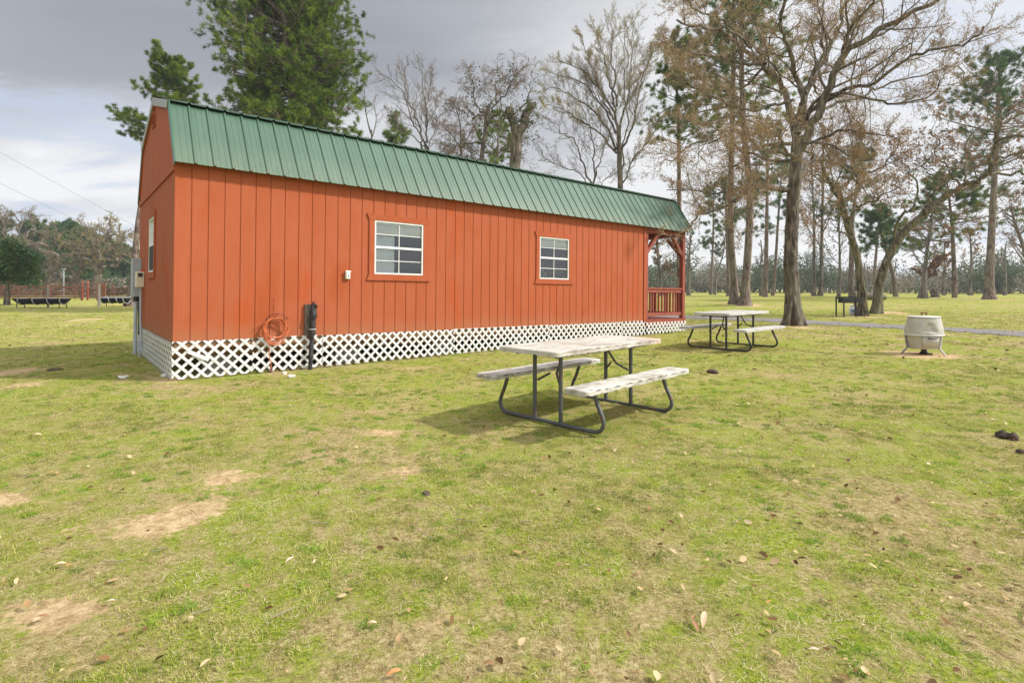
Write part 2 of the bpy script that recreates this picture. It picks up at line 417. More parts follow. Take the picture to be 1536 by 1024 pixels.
# ================================================================= AIR
mb = MB(); mb.box(-385, 385, -385, 385, -1.6, 34)
hz = bpy.data.materials.new('thin_air'); hz.use_nodes = True; hn = hz.node_tree; hn.nodes.remove(hn.nodes['Principled BSDF'])
pv = hn.nodes.new('ShaderNodeVolumePrincipled'); pv.inputs['Color'].default_value = (.86, .90, .96, 1); pv.inputs['Density'].default_value = HAZE; pv.inputs['Anisotropy'].default_value = .2
hn.links.new(pv.outputs[0], hn.nodes['Material Output'].inputs['Volume'])
if HAZE: tag(mb.build('haze', hz), 'thin pale daylight haze', kind='stuff')
# ================================================================= GROUND
PATCH = [  # bare earth: photo pixel of centre, half width px, half height px, strength
 (262,782,62,30,1),(320,725,50,16,.75),(205,815,50,12,.55),(70,935,70,28,.8),(20,745,45,12,.85),(75,747,30,6,.6),(120,930,40,14,.5),(570,650,26,6,.9),(540,620,40,7,.35),
 (620,700,38,18,.5),(600,968,45,26,.5),(668,905,42,30,.45),(655,975,50,22,.3),(1140,642,55,12,.5),(10,560,28,12,.8),(10,580,40,8,.5),
 (1385,533,44,7,1.0),(1320,470,25,4,.9),(1290,475,28,4,.6),(1105,458,36,4,.7),(1190,490,30,3,.6),(1484,449,22,2.5,.7),(196,457,16,2.5,.9),(132,484,16,3,.9),
 (360,560,110,5,.45),(255,572,22,5,.75),(600,552,80,4,.3),(190,560,20,3,.4),(140,790,40,14,.45),(345,770,30,16,.4),(120,855,45,14,.35),(985,600,14,4,.4),(430,660,60,10,.2),(1280,478,50,3,.4),(780,560,50,5,.2)]
PW = []
for (px, py, hw, hh, s) in PATCH:
    a = gpt(px, py); b = gpt(px+hw, py); c = gpt(px, py-hh); d = gpt(px, py+hh)
    PW.append((a.x, (c.y+d.y)/2, max(abs(b.x-a.x), .05), max(abs(c.y-d.y)/2, .05), s))
MOUNDS += [(gpt(132,484).x, gpt(132,484).y, .9, .16), (gpt(1320,470).x, gpt(1320,470).y, 1.5, .10), (gpt(1105,458).x, gpt(1105,458).y, 2.2, .16)]
def bare(x, y):
    """0 turf .. 1 bare earth"""
    x = np.asarray(x, float); y = np.asarray(y, float); v = np.zeros_like(x)
    wx = x+.35*(fbm(x*1.7, y*1.7, 31, 3)-.5); wy = y+.35*(fbm(x*1.7, y*1.7, 57, 3)-.5)
    for (a, b, rx, ry, s) in PW:
        q = ((wx-a)/rx)**2+((wy-b)/ry)**2
        v = np.maximum(v, s*np.exp(-q*.9))
    v = v + .95*(fbm(x*2.6, y*2.6, 77, 4)-.5)*(.35+v)
    f = ss(.54, .68, fbm(x*.9, y*.9, 13, 4))*.10*ss(1, 3, np.hypot(x, y))
    return np.clip(v+f, 0, 1)
def axis(parts):
    out = []
    for (a, b, n) in parts: out += list(np.linspace(a, b, n, endpoint=False))
    return np.array(out+[parts[-1][1]])
gx = axis([(-380,-150,6),(-150,-60,12),(-60,-22,20),(-22,-9,26),(-9,9,225),(9,22,36),(22,60,30),(60,150,16),(150,380,6)])
gy = axis([(-380,-40,8),(-40,-2,10),(-2,1,8),(1,11,150),(11,22,70),(22,60,60),(60,150,40),(150,380,8)])
GX, GY = np.meshgrid(gx, gy); gz = T(GX, GY)
nx, ny = len(gx), len(gy)
vv = np.stack([GX.ravel(), GY.ravel(), gz.ravel()], 1)
i = np.arange(nx-1)[None, :]+nx*np.arange(ny-1)[:, None]; i = i.ravel()
m, nt, b = newmat('lawn_soil')
P_ = N(nt, 'ShaderNodeNewGeometry').outputs['Position']
at_ = N(nt, 'ShaderNodeAttribute', attribute_name='bare').outputs['Fac']
soil = ramp(nt, noise(nt, P_, 18, 7, .75), [(.34, (.28, .19, .095)), (.5, (.54, .385, .205)), (.64, (.70, .54, .33))])
straw = ramp(nt, noise(nt, P_, 34, 7, .85), [(.36, (.14, .095, .04)), (.5, (.40, .31, .145)), (.64, (.66, .54, .31))])
green = ramp(nt, noise(nt, P_, 42, 7, .85), [(.36, (.06, .09, .010)), (.5, (.23, .29, .028)), (.64, (.44, .47, .08))])
gm = noise(nt, P_, 1.1, 5, .65); gm2 = noise(nt, P_, 9, 5, .7)
mm = N(nt, 'ShaderNodeMath', operation='MULTIPLY_ADD'); nt.links.new(gm2, mm.inputs[0]); mm.inputs[1].default_value = .8; nt.links.new(gm, mm.inputs[2])
turf = mixc(nt, ramp(nt, mm.outputs[0], [(.80, (0, 0, 0)), (1.08, (1, 1, 1))]), straw, green)
# the broad tone of the turf: long patches of greener and of yellower grass
big = noise(nt, ocoord(nt, (1, 1, 1), world=True), .11, 4, .6, .4)
turf = mixc(nt, ramp(nt, big, [(.40, (0, 0, 0)), (.60, (.65, .65, .65))]), turf, (.27, .30, .055))
# leaf litter specks
lit = noise(nt, P_, 14, 3, .8)
turf = mixc(nt, ramp(nt, lit, [(.67, (0, 0, 0)), (.71, (.75, .75, .75))]), turf, (.30, .17, .09))
rg_ = N(nt, 'ShaderNodeMath', operation='MULTIPLY_ADD'); nt.links.new(noise(nt, P_, 16, 6, .8), rg_.inputs[0]); rg_.inputs[1].default_value = 2.0; nt.links.new(at_, rg_.inputs[2])
hf = N(nt, 'ShaderNodeMath', operation='MULTIPLY'); hf.inputs[1].default_value = .4; nt.links.new(rg_.outputs[0], hf.inputs[0])
c = mixc(nt, ramp(nt, hf.outputs[0], [(.535, (0, 0, 0)), (.615, (1, 1, 1))]), turf, soil)
nt.links.new(c, b.inputs['Base Color']); b.inputs['Roughness'].default_value = .95; b.inputs['Specular IOR Level'].default_value = .02
hh = noise(nt, P_, 28, 6, .8)
bump(nt, b, hh, .9, .03)
M_ground = m
ground = array_mesh('ground', vv, quads=np.stack([i, i+1, i+1+nx, i+nx], 1), mats=[M_ground])
tag(ground, 'short patchy lawn over sandy soil', kind='structure')
at2 = ground.data.attributes.new('bare', 'FLOAT', 'POINT')
at2.data.foreach_set('value', bare(vv[:, 0], vv[:, 1]).astype(np.float32))

# gravel track
pp = [(560,468),(900,472),(1040,476),(1130,479),(1210,483),(1300,488),(1400,493),(1480,497),(1560,502),(1800,520)]
cen = [gpt(a, b_) for a, b_ in pp]
cl = []
for k in range(len(cen)-1):
    for t in np.linspace(0, 1, 24, endpoint=False): cl.append(cen[k].lerp(cen[k+1], t))
def on_track(x, y):
    x = np.asarray(x, float); y = np.asarray(y, float); d = np.full(x.shape, 1e9)
    for p in cl[::4]: d = np.minimum(d, np.hypot(x-p.x, y-p.y))
    return d
mb = MB(); n = len(cl); vs = []
for k, p in enumerate(cl):
    t = (cl[min(k+1, n-1)]-cl[max(k-1, 0)]); t.z = 0; t.normalize(); s = Vector((-t.y, t.x, 0))
    for j in range(9):
        q = (j-4)/4; w = 1.15*q*(1+.18*math.sin(k*.5+j)*abs(q)+.25*(random.random()-.5)*abs(q)); g = p+s*w
        vs.append((g.x, g.y, float(T(g.x, g.y))+.012+.02*(1-q*q)))
mb.add(vs, [(k*9+j, k*9+j+1, k*9+j+10, k*9+j+9) for k in range(n-1) for j in range(8)], 0, True)
m, nt, b = newmat('grey_gravel'); P_ = N(nt, 'ShaderNodeNewGeometry').outputs['Position']
gc = ramp(nt, noise(nt, P_, 24, 5, .8), [(.3, (.12, .105, .10)), (.5, (.24, .215, .21)), (.68, (.42, .39, .385))])
gc = mixc(nt, ramp(nt, noise(nt, P_, 1.6, 5, .7), [(.53, (0, 0, 0)), (.66, (.8, .8, .8))]), gc, (.20, .20, .08))
nt.links.new(gc, b.inputs['Base Color']); b.inputs['Roughness'].default_value = .95
bump(nt, b, noise(nt, P_, 22, 4, .8), 1, .05)
tag(mb.build('gravel_path', m), 'grey gravel track crossing the lawn', kind='structure')
# ================================================================= CABIN
Uv = Vector((.7694, .6388, -.0110)).normalized()
Vv = Vector((-.6388, .7694, 0)).normalized()
Wv = Uv.cross(Vv).normalized()
HM = Matrix((Uv, Vv, Wv)).transposed().to_4x4(); HM.translation = Vector((-4.503, 7.17, CAM_Z-.708))
WID, SL, LEN = 4.27, 10.23, 12.04
EZ, BZ, BV, RZ, RV = 2.53, 3.31, .50, 3.775, 2.135
PZ = 2.36
RX0, RX1 = -.012, 12.23
cabin = empty('cabin', HM)
tag(cabin, 'long rust red cabin with green metal gambrel roof, end porch and white lattice skirt', 'cabin')

def wall_grid(frame, u0, u1, zf, z0, opens, grooves=True, spacing=.2032, first=.19, extra=(), gw=.011, gd=.009):
    """sheet of siding with real vertical grooves and real window openings"""
    cuts = {u0: 0., u1: 0.}
    if grooves:
        g = u0+first
        while g < u1-.03:
            for d, q in ((-gw/2-.003, 0), (-gw/2, gd), (gw/2, gd), (gw/2+.003, 0)): cuts[round(g+d, 5)] = q
            g += spacing
    us = sorted(cuts)
    add = set()
    for o in opens: add |= {o[0], o[1]}
    for e in extra: add.add(e)
    for a in add:
        if min(abs(a-u) for u in us) > 1e-6: cuts[a] = 0.
    us = sorted(cuts); mb = MB()
    for a, b in zip(us[:-1], us[1:]):
        c = (a+b)/2; zs = [z0]
        blk = [o for o in opens if o[0]-1e-6 <= a and b <= o[1]+1e-6]
        spans = []; cur = z0
        for o in sorted(blk, key=lambda q: q[2]): spans.append((cur, o[2], False)); cur = o[3]
        spans.append((cur, None, True))
        for (s0, s1, top) in spans:
            za = zf(a) if top else s1; zb = zf(b) if top else s1
            mb.add([frame(a, cuts[a], s0), frame(b, cuts[b], s0), frame(b, cuts[b], zb), frame(a, cuts[a], za)], [(0, 1, 2, 3)])
    return mb
def gam(v):
    v = min(v, WID-v)
    return EZ+(BZ-EZ)*v/BV if v < BV else BZ+(RZ-BZ)*(v-BV)/(RV-BV)
W1 = (2.852, 3.777, .985, 1.882); W2 = (6.583, 7.462, .99, 1.882)
GW = (1.975, 2.67, .985, 1.882)
fl = lambda u, d, z: (u, d, z)
wall_grid(fl, 0, LEN-.001, lambda u: EZ if u <= SL+.1 else EZ, 0, [W1, W2, (SL, LEN-.001, 0, PZ+.02)], first=.194).build('side_wall', M_side, cabin)
wall_grid(lambda v, d, z: (d, v, z), 0, WID, gam, 0, [GW], first=.19, extra=(BV, RV, WID-BV)).build('gable_wall', M_side, cabin)
wall_grid(lambda u, d, z: (u, WID-d, z), 0, SL, lambda u: EZ, 0, [(4., 4.9, .98, 1.88)]).build('rear_wall', M_side, cabin)
wall_grid(lambda v, d, z: (SL-d, v, z), 0, WID, gam, 0, [(1.7, 2.6, .03, 2.05)], extra=(BV, RV, WID-BV)).build('porch_wall', M_side, cabin)
# gable over the porch end
mb = wall_grid(lambda v, d, z: (LEN-d, v, z), 0, WID, gam, PZ-.02, [], extra=(BV, RV, WID-BV)); mb.build('porch_gable', M_side, cabin)
# inner lining, floor and ceiling
mb = MB(); t = .09
for (o, args) in (((W1, W2), 0), (((4., 4.9, .98, 1.88),), 1)):
    g = wall_grid((lambda u, d, z: (u, t, z)) if args == 0 else (lambda u, d, z: (u, WID-t, z)), t, SL-t, lambda u: EZ, 0, list(o), grooves=False)
    mb.add(g.v, g.f)
g = wall_grid(lambda v, d, z: (t, v, z), t, WID-t, lambda u: EZ, 0, [GW], grooves=False); mb.add(g.v, g.f)
mb.add([(SL-t, t, 0), (SL-t, WID-t, 0), (SL-t, WID-t, EZ), (SL-t, t, EZ)], [(0, 1, 2, 3)])
mb.add([(t, t, EZ), (SL-t, t, EZ), (SL-t, WID-t, EZ), (t, WID-t, EZ)], [(0, 1, 2, 3)])
for W in (W1, W2):
    mb.box(W[0]-.02, W[0], .015, t, W[2]-.02, W[3]+.02); mb.box(W[1], W[1]+.02, .015, t, W[2]-.02, W[3]+.02)
    mb.box(W[0], W[1], .015, t, W[2]-.02, W[2]); mb.box(W[0], W[1], .015, t, W[3], W[3]+.02)
mb.build('room_lining', M_inside, cabin)
mb = MB(); mb.box(.012, LEN-.01, .012, WID-.012, -.035, -.004); mb.build('floor_deck', M_floorw, cabin)
# trim boards
mb = MB()
mb.box(-.022, -.001, -.0, WID, 2.285, 2.385)
mb.build('band_board', M_trim, cabin)
mb = MB()
mb.box(SL-.06, SL+.018, -.02, -.001, -.01, EZ-.02)
mb.build('corner_board', M_trim, cabin)
mb = MB()   # rim board under the siding, set back behind the lattice
mb.box(.02, LEN, .02, .06, -.10, -.012); mb.box(.02, .06, .06, WID-.02, -.10, -.012); mb.box(LEN-.04, LEN, .06, WID-.02, -.10, -.012); mb.box(.02, LEN, WID-.06, WID-.02, -.10, -.012)
mb.build('rim_board', M_under, cabin)
mb = MB()
for v in (.42, 1.55, 2.62, WID-.52): mb.box(.05, LEN-.05, v, v+.10, -.26, -.11)
mb.build('skid', M_under, cabin)
Pblk = []
for u in np.arange(.45, LEN-.2, 1.93):
    for v in (.42, WID-.60): Pblk.append((u, v))
for (u, v) in Pblk:
    mb = MB(); mb.box(u, u+.4, v, v+.2, -.47, -.262); mb.box(u+.01, u+.39, v-.08, v+.27, -.75, -.473); mb.build('support_block', M_block, cabin)
# roof: profiled metal sheets
def roof_sheet(a0, a1, z0_, z1_, v0, v1, nrm, name, first=.23, th=.012):
    """ribbed sheet between (v0,z0) and (v1,z1); nrm = outward normal (v,z)"""
    prof = [(a0, 0.)]; u = a0+first-.0
    def rib(c, w, h, tw):
        return [(c-w/2, 0.), (c-tw/2, h), (c+tw/2, h), (c+w/2, 0.)]
    c = a0+first
    prof += rib(c-.15, .016, .0035, .006)+rib(c-.075, .016, .0035, .006)
    while c < a1-.03:
        prof += rib(c, .048, .021, .018)
        if c+.16 < a1: prof += rib(c+.0763, .016, .0035, .006)+rib(c+.1524, .016, .0035, .006)
        c += .2286
    prof = [p for p in prof if p[0] < a1]+[(a1, 0.)]
    mb = MB(); vs = []
    Ls = math.hypot(v1-v0, z1_-z0_); du_ = ((v1-v0)/Ls, (z1_-z0_)/Ls); c = a0+first    # rows of screws beside the ribs
    while c < a1-.03:
        for q in (.06, .50*Ls, Ls-.12):
            for e in (.034,):
                x = c+e; p0 = lambda a, b, h: (a, v0+du_[0]*b+nrm[0]*h, z0_+du_[1]*b+nrm[1]*h)
                r = .0075; mb.add([p0(x-r, q-r, .0005), p0(x+r, q-r, .0005), p0(x+r, q+r, .0005), p0(x-r, q+r, .0005), p0(x-r*.7, q-r*.7, .007), p0(x+r*.7, q-r*.7, .007), p0(x+r*.7, q+r*.7, .007), p0(x-r*.7, q+r*.7, .007)], [(4,5,6,7),(0,1,5,4),(1,2,6,5),(2,3,7,6),(3,0,4,7)], 1)
        c += .2286
    for (s, h) in prof: vs += [(s, v0+nrm[0]*h, z0_+nrm[1]*h), (s, v1+nrm[0]*h, z1_+nrm[1]*h)]
    for (s, h) in prof: vs += [(s, v0+nrm[0]*(h-th), z0_+nrm[1]*(h-th)), (s, v1+nrm[0]*(h-th), z1_+nrm[1]*(h-th))]
    n = len(prof); q = 2*n
    fs = []
    for k in range(n-1):
        fs += [(2*k, 2*k+2, 2*k+3, 2*k+1), (q+2*k, q+2*k+1, q+2*k+3, q+2*k+2), (2*k, q+2*k, q+2*k+2, 2*k+2), (2*k+1, 2*k+3, q+2*k+3, q+2*k+1)]
    fs += [(0, 1, q+1, q), (2*n-2, q+2*n-2, q+2*n-1, 2*n-1)]
    mb.add(vs, fs)
    return mb.build(name, [M_roof, M_galv], cabin)
nl = Vector((-(BZ-EZ), BV)).normalized(); nu = Vector((-(RZ-BZ), RV-BV)).normalized()
o1, o2 = .035, .03
dl = Vector((BV, BZ-EZ)).normalized(); du = Vector((RV-BV, RZ-BZ)).normalized()
for side in (1, -1):
    def mv(v): return v if side == 1 else WID-v
    nn = (nl.x*side, nl.y)
    roof_sheet(RX0, RX1, EZ-dl.y*.205+nl.y*o1, BZ+nl.y*o1-.02, mv(-dl.x*.205+nl.x*o1), mv(BV+nl.x*o1), nn, 'lower_roof_slope')
    nn = (nu.x*side, nu.y)
    roof_sheet(RX0, RX1, BZ-du.y*.07+nu.y*(o1+.012), RZ+nu.y*(o1+.02), mv(BV-du.x*.07+nu.x*(o1+.012)), mv(RV), nn, 'upper_roof_slope')
mb = MB()
for side in (1, -1):
    f = lambda v: v if side == 1 else WID-v
    a = (f(RV), RZ+.075); c = (f(RV-.17), RZ+.026)
    mb.add([(RX0-.01, a[0], a[1]), (RX1+.01, a[0], a[1]), (RX1+.01, c[0], c[1]), (RX0-.01, c[0], c[1])], [(0, 1, 2, 3)])
mb.build('ridge_cap', M_rooftrim, cabin)
# rake trims on both ends
for (xa, xb, nm) in ((RX0-.018, RX0-.003, 0), (RX1+.004, RX1+.028, 1)):
    mb = MB(); mg = MB()
    for side in (1, -1):
        f = lambda v: v if side == 1 else WID-v
        lo = [(-.162, 2.37), (-.09, 2.325), (BV+.03, BZ-.06), (BV-.052, BZ+.022)]
        pl = [(f(a), b) for a, b in lo]
        mb = MB(); mb.prism(pl, lambda a, b, d: (d, a, b), xa, xb); mb.build('rake_trim', M_rooftrim, cabin)
        up_ = [(BV-.05, BZ+.025), (BV+.04, BZ-.065), (RV, RZ-.075), (RV, RZ+.055)]
        pl = [(f(a), b) for a, b in up_]
        mg.prism(pl, lambda a, b, d: (d, a, b), xa-.012 if nm == 0 else xa, xb if nm == 0 else xb+.012)
    mg.build('gable_cap_trim', M_galv, cabin)
    # soffit board just inside
    mb = MB()
    for side in (1, -1):
        f = lambda v: v if side == 1 else WID-v
        pl = [(f(a), b) for a, b in [(-.03, EZ-.02), (.03, EZ-.06), (BV+.045, BZ-.055), (BV-.01, BZ-.02)]]
        x0_, x1_ = (-.024, -.002) if nm == 0 else (LEN+.002, LEN+.024)
        mb.prism(pl, lambda a, b, d: (d, a, b), x0_, x1_)
        pl = [(f(a), b) for a, b in [(BV+.0, BZ-.015), (BV+.05, BZ-.06), (RV, RZ-.10), (RV, RZ-.02)]]
        mb.prism(pl, lambda a, b, d: (d, a, b), x0_, x1_)
    mb.build('barge_board', M_trim, cabin)

# windows: frame > pane, blind, trim
def window(fr, W, grid, name='window', ears=True, blind=.22, curtain=None):
    """fr(a, out, z): a along the wall, out = metres proud of the wall"""
    a0, a1, z0, z1 = W
    def bx(mb, x0, x1, o0, o1_, za, zb, mi=0):
        p = [fr(x0, o0, za), fr(x1, o0, za), fr(x1, o1_, za), fr(x0, o1_, za), fr(x0, o0, zb), fr(x1, o0, zb), fr(x1, o1_, zb), fr(x0, o1_, zb)]
        mb.add(p, [(0,3,2,1),(4,5,6,7),(0,1,5,4),(1,2,6,5),(2,3,7,6),(3,0,4,7)], mi)
    f = .026; mb = MB(); zm = (z0+z1)/2+.005
    bx(mb, a0, a0+f, -.045, .014, z0, z1); bx(mb, a1-f, a1, -.045, .014, z0, z1)
    bx(mb, a0+f, a1-f, -.045, .014, z0, z0+f); bx(mb, a0+f, a1-f, -.045, .014, z1-f, z1)
    bx(mb, a0+f, a1-f, -.032, .006, zm-.019, zm+.019)
    w = mb.build(name, M_white, cabin)
    mb = MB(); g = .0062
    xs = [a0+(a1-a0)*k/grid[0] for k in range(1, grid[0])]
    for x in xs: bx(mb, x-g, x+g, -.0150, -.0060, z0+f, zm-.019); bx(mb, x-g, x+g, -.0150, -.0060, zm+.019, z1-f)
    for (lo, hi) in ((z0+f, zm-.019), (zm+.019, z1-f)):
        for k in range(1, grid[1]):
            z = lo+(hi-lo)*k/grid[1]; bx(mb, a0+f, a1-f, -.0145, -.0065, z-g, z+g)
    mb.build('muntin', M_white, w)
    mb = MB(); p = [fr(a0+f, -.016, z0+f), fr(a1-f, -.016, z0+f), fr(a1-f, -.016, zm-.019), fr(a0+f, -.016, zm-.019)]
    mb.add(p, [(0, 1, 2, 3)])
    mb.build('pane', M_glass, w)
    mb = MB(); p = [fr(a0+f, -.0155, zm+.019), fr(a1-f, -.0155, zm+.019), fr(a1-f, -.0155, z1-f), fr(a0+f, -.0155, z1-f)]
    mb.add(p, [(0, 1, 2, 3)]); mb.build('pane', M_glass, w)
    if blind:
        mb = MB(); zb = z1-blind*(z1-z0); z = z1-f
        bx(mb, a0+.028, a1-.028, -.075, -.034, z-.04, z)
        z -= .048
        while z > zb: bx(mb, a0+.03, a1-.03, -.050+.003*math.sin(z*900), -.030, z-.0152, z-.001); z -= .0165
        bx(mb, a0+.03, a1-.03, -.070, -.036, zb-.03, zb-.008)
        mb.build('blind', M_blind, w)
    if curtain:
        mb = MB(); n = 40; vs = []
        for k in range(n+1):
            a = curtain[0]+(curtain[1]-curtain[0])*k/n
            vs += [fr(a, -.10+.006*math.sin(k*1.3), z0-.1), fr(a, -.10+.006*math.sin(k*1.3), z1)]
        mb.add(vs, [(2*k, 2*k+2, 2*k+3, 2*k+1) for k in range(n)], 0, True); mb.build('curtain', M_curtain, w)
    mb = MB(); tw = .095
    bx(mb, a0-tw, a0-.001, .0015, .021, z0-.001, z1+.001); bx(mb, a1+.001, a1+tw, .0015, .021, z0-.001, z1+.001)
    e = .045 if ears else .0
    for (zb, zt, s) in ((z1+.0015, z1+.10, 1), (z0-.105, z0-.0015, -1)):
        zi, zo = (zb, zt) if s == 1 else (zt, zb)
        poly = [(a0-tw, zi), (a1+tw, zi), (a1+tw+e, zo), (a0-tw-e, zo)]
        vs = [fr(a, .0015, z) for a, z in poly]+[fr(a, .024, z) for a, z in poly]
        mb.add(vs, [(3,2,1,0), (4,5,6,7)]+[(k, (k+1) % 4, 4+(k+1) % 4, 4+k) for k in range(4)])
    mb.build('window_trim', M_trim, w)
    return w
side = lambda a, o, z: (a, -o, z)
gabf = lambda a, o, z: (-o, a, z)
window(side, W1, (2, 2), curtain=(2.80, 3.27))
window(side, W2, (2, 2), blind=.20)
gw = window(gabf, GW, (2, 2), blind=0, ears=False)
mb = MB(); mb.box(-.006, -.0045, GW[0]+.028, GW[1]-.028, GW[2]+.028, (GW[2]+GW[3])/2-.016); mb.build('insect_screen', M_screen, gw)
window(lambda a, o, z: (a, WID+o, z), (4., 4.9, .98, 1.88), (2, 2), blind=0, ears=False)
# gable vent
mb = MB(); vc, vz = RV+.06, 3.36
pl = [(vc-.15, vz)]+[(vc+.15*math.cos(q), vz+.12+.13*math.sin(q)) for q in np.linspace(math.pi, 0, 11)]+[(vc+.15, vz)]
n = len(pl); inn = [(vc+(a-vc)*.78, vz+.12+(b_-vz-.12)*.80) for a, b_ in pl]
vs = [(-.002, a, b_) for a, b_ in pl]+[(-.024, a, b_) for a, b_ in pl]+[(-.024, a, b_) for a, b_ in inn]+[(-.004, a, b_) for a, b_ in inn]
fs = []
for k in range(n):
    k2 = (k+1) % n
    for l in range(3): fs.append((l*n+k, l*n+k2, (l+1)*n+k2, (l+1)*n+k))
mb.add(vs, fs)
for k in range(5):
    z = vz+.035+k*.04; hw = .115 if z < vz+.13 else .09
    mb.add([(-.004, vc-hw, z+.026), (-.004, vc+hw, z+.026), (-.02, vc+hw, z), (-.02, vc-hw, z)], [(0, 1, 2, 3)])
gv = mb.build('gable_vent', M_trim, cabin)
mb = MB(); mb.add([(-.0035, a, b_) for a, b_ in inn], [tuple(range(n))]); mb.build('vent_opening', M_black, gv)
# door on the porch wall
mb = MB(); mb.box(SL-.03, SL+.02, 1.72, 2.58, .03, 2.03); d = mb.build('door', M_white, cabin)
mb = MB(); mb.lathe([(.0, 0), (.026, .01), (.03, .03), (.0, .055)], 12, close=False); k = mb.build('handle', M_zinc, d); k.matrix_local = Matrix.Translation((SL+.02, 2.5, 1.0)) @ Matrix.Rotation(R(90), 4, 'Y')
# porch
mb = MB()
for k in range(12): mb.box(SL+.02+k*.152, SL+.02+k*.152+.145, .01, WID-.01, .0, .034)
mb.build('porch_deck', M_porch, cabin)
mb = MB(); mb.box(SL+.02, LEN+.012, -.02, .018, -.14, -.002); mb.box(LEN-.02, LEN+.012, .02, WID-.02, -.14, -.002); mb.build('porch_rim', M_porch, cabin)
PS = .115
def post(u, v):
    mb = MB(); mb.box(u, u+PS, v, v+PS, .036, PZ-.10); return mb.build('porch_post', M_porch, cabin, bevel=.006)
post(LEN-PS, .0); post(LEN-PS, WID-PS); post(SL+.02, .0); post(SL+.02, WID-PS)
mb = MB()
mb.box(SL+.02, LEN, .01, .10, PZ-.098, PZ+.04); mb.box(SL+.02, LEN, WID-.10, WID-.01, PZ-.098, PZ+.04); mb.box(LEN-.10, LEN-.005, .102, WID-.102, PZ-.098, PZ+.04)
mb.build('porch_beam', M_porch, cabin)
mb = MB(); mb.add([(SL, .0, PZ+.045), (LEN, .0, PZ+.045), (LEN, WID, PZ+.045), (SL, WID, PZ+.045)], [(0, 1, 2, 3)]); mb.build('porch_ceiling', M_porch, cabin)
def brace(p, q, up):
    mb = MB(); mb.bar(p, q, .085, .085, up); mb.build('porch_brace', M_porch, cabin)
zb, zt = PZ-.60, PZ-.14
for v in (.055, WID-.055):
    brace((LEN-PS+.0, v, zb), (LEN-PS-.42, v, zt), (0, 1, 0)); brace((SL+.02+PS, v, zb), (SL+.02+PS+.42, v, zt), (0, 1, 0))
brace((LEN-.055, PS, zb), (LEN-.055, PS+.42, zt), (1, 0, 0)); brace((LEN-.055, WID-PS, zb), (LEN-.055, WID-PS-.42, zt), (1, 0, 0))
def railing(p, q):
    p = Vector(p); q = Vector(q); d = q-p; L = d.length; d.normalize(); s = Vector((-d.y, d.x, 0))
    mb = MB(); mb.bar(p+Vector((0,0,.80)), q+Vector((0,0,.80)), .09, .038); mb.bar(p+Vector((0,0,.735)), q+Vector((0,0,.735)), .038, .085); mb.bar(p+Vector((0,0,.125)), q+Vector((0,0,.125)), .038, .085)
    r = mb.build('porch_railing', M_porch, cabin)
    n = max(2, int(L/.125))
    for k in range(n):
        c = p+d*(L*(k+.5)/n)+s*.033; mb = MB(); mb.bar(c+Vector((0,0,.075)), c+Vector((0,0,.77)), .034, .034, (0, 1, 0)); mb.build('baluster', M_porch, r)
railing((SL+.02+PS, .055, .036), (LEN-PS, .055, .036))
railing((LEN-.055, PS, .036), (LEN-.055, 1.5, .036)); railing((LEN-.055, WID-1.5, .036), (LEN-.055, WID-PS, .036))
railing((SL+.02+PS, WID-.055, .036), (LEN-PS, WID-.055, .036))
# steps at the far end of the porch
mb = MB()
for k in range(2): mb.box(LEN+.03+.26*k, LEN+.03+.26*k+.27, 1.6, WID-1.6, -.17-.19*k, -.13-.19*k)
mb.box(LEN+.03, LEN+.57, 1.55, 1.59, -.5, -.10); mb.box(LEN+.03, LEN+.57, WID-1.59, WID-1.55, -.5, -.10)
mb.build('porch_steps', M_under, cabin)

# lattice skirt
def clip(poly, a, b, c):          # keep a*x+b*y<=c
    out = []
    for k in range(len(poly)):
        p, q = poly[k], poly[(k+1) % len(poly)]
        dp = a*p[0]+b*p[1]-c; dq = a*q[0]+b*q[1]-c
        if dp <= 0: out.append(p)
        if dp*dq < 0: t = dp/(dp-dq); out.append((p[0]+(q[0]-p[0])*t, p[1]+(q[1]-p[1])*t))
    return out
HMi = HM.inverted()
def ground_local(fr, a):
    p = HM @ Vector(fr(a, 0, -.55)); return (HMi @ Vector((p.x, p.y, float(T(p.x, p.y))))).z
def lattice(fr, a0, a1, top, name='lattice_panel', border=False, ph=0):
    zl = ground_local(fr, a0)+.02; zr = ground_local(fr, a1)+.02; h = .155; sw = .0255
    mb = MB(); slope = (zr-zl)/(a1-a0)
    for lay, sg in ((0, 1), (1, -1)):
        c0 = min(zl, zr)-(a1-a0)-1; c0 = math.floor(c0/h)*h
        o0, o1_ = ((.004, .010) if lay == 0 else (.0102, .016))
        for k in range(int((2*(a1-a0)+3)/h)+4):
            # strip z = sg*(a-a0)+c
            c = (c0+k*h+ph) if sg == 1 else (top-1.2+k*h+ph*.5-.2)
            if sg == -1: c = min(zl, zr)-.2+k*h+ph*.5
            f = lambda x: sg*(x-a0)+c
            poly = [(a0-1, f(a0-1)-sw), (a1+1, f(a1+1)-sw), (a1+1, f(a1+1)+sw), (a0-1, f(a0-1)+sw)]
            for cl_ in ((-1, 0, -a0), (1, 0, a1), (0, 1, top), (slope, -1, slope*a0-zl)):
                poly = clip(poly, *cl_)
                if len(poly) < 3: break
            if len(poly) < 3: continue
            n = len(poly)
            vs = [fr(a, o0, z) for a, z in poly]+[fr(a, o1_, z) for a, z in poly]
            mb.add(vs, [tuple(range(n))[::-1], tuple(range(n, 2*n))]+[(i, (i+1) % n, n+(i+1) % n, n+i) for i in range(n)])
    if mb.v: mb.build(name, M_lattice, cabin)
sidel = lambda a, o, z: (a, -o, z)
edges = [-.01, .985, 2.0, 4.44, 6.88, 9.32, 10.26]
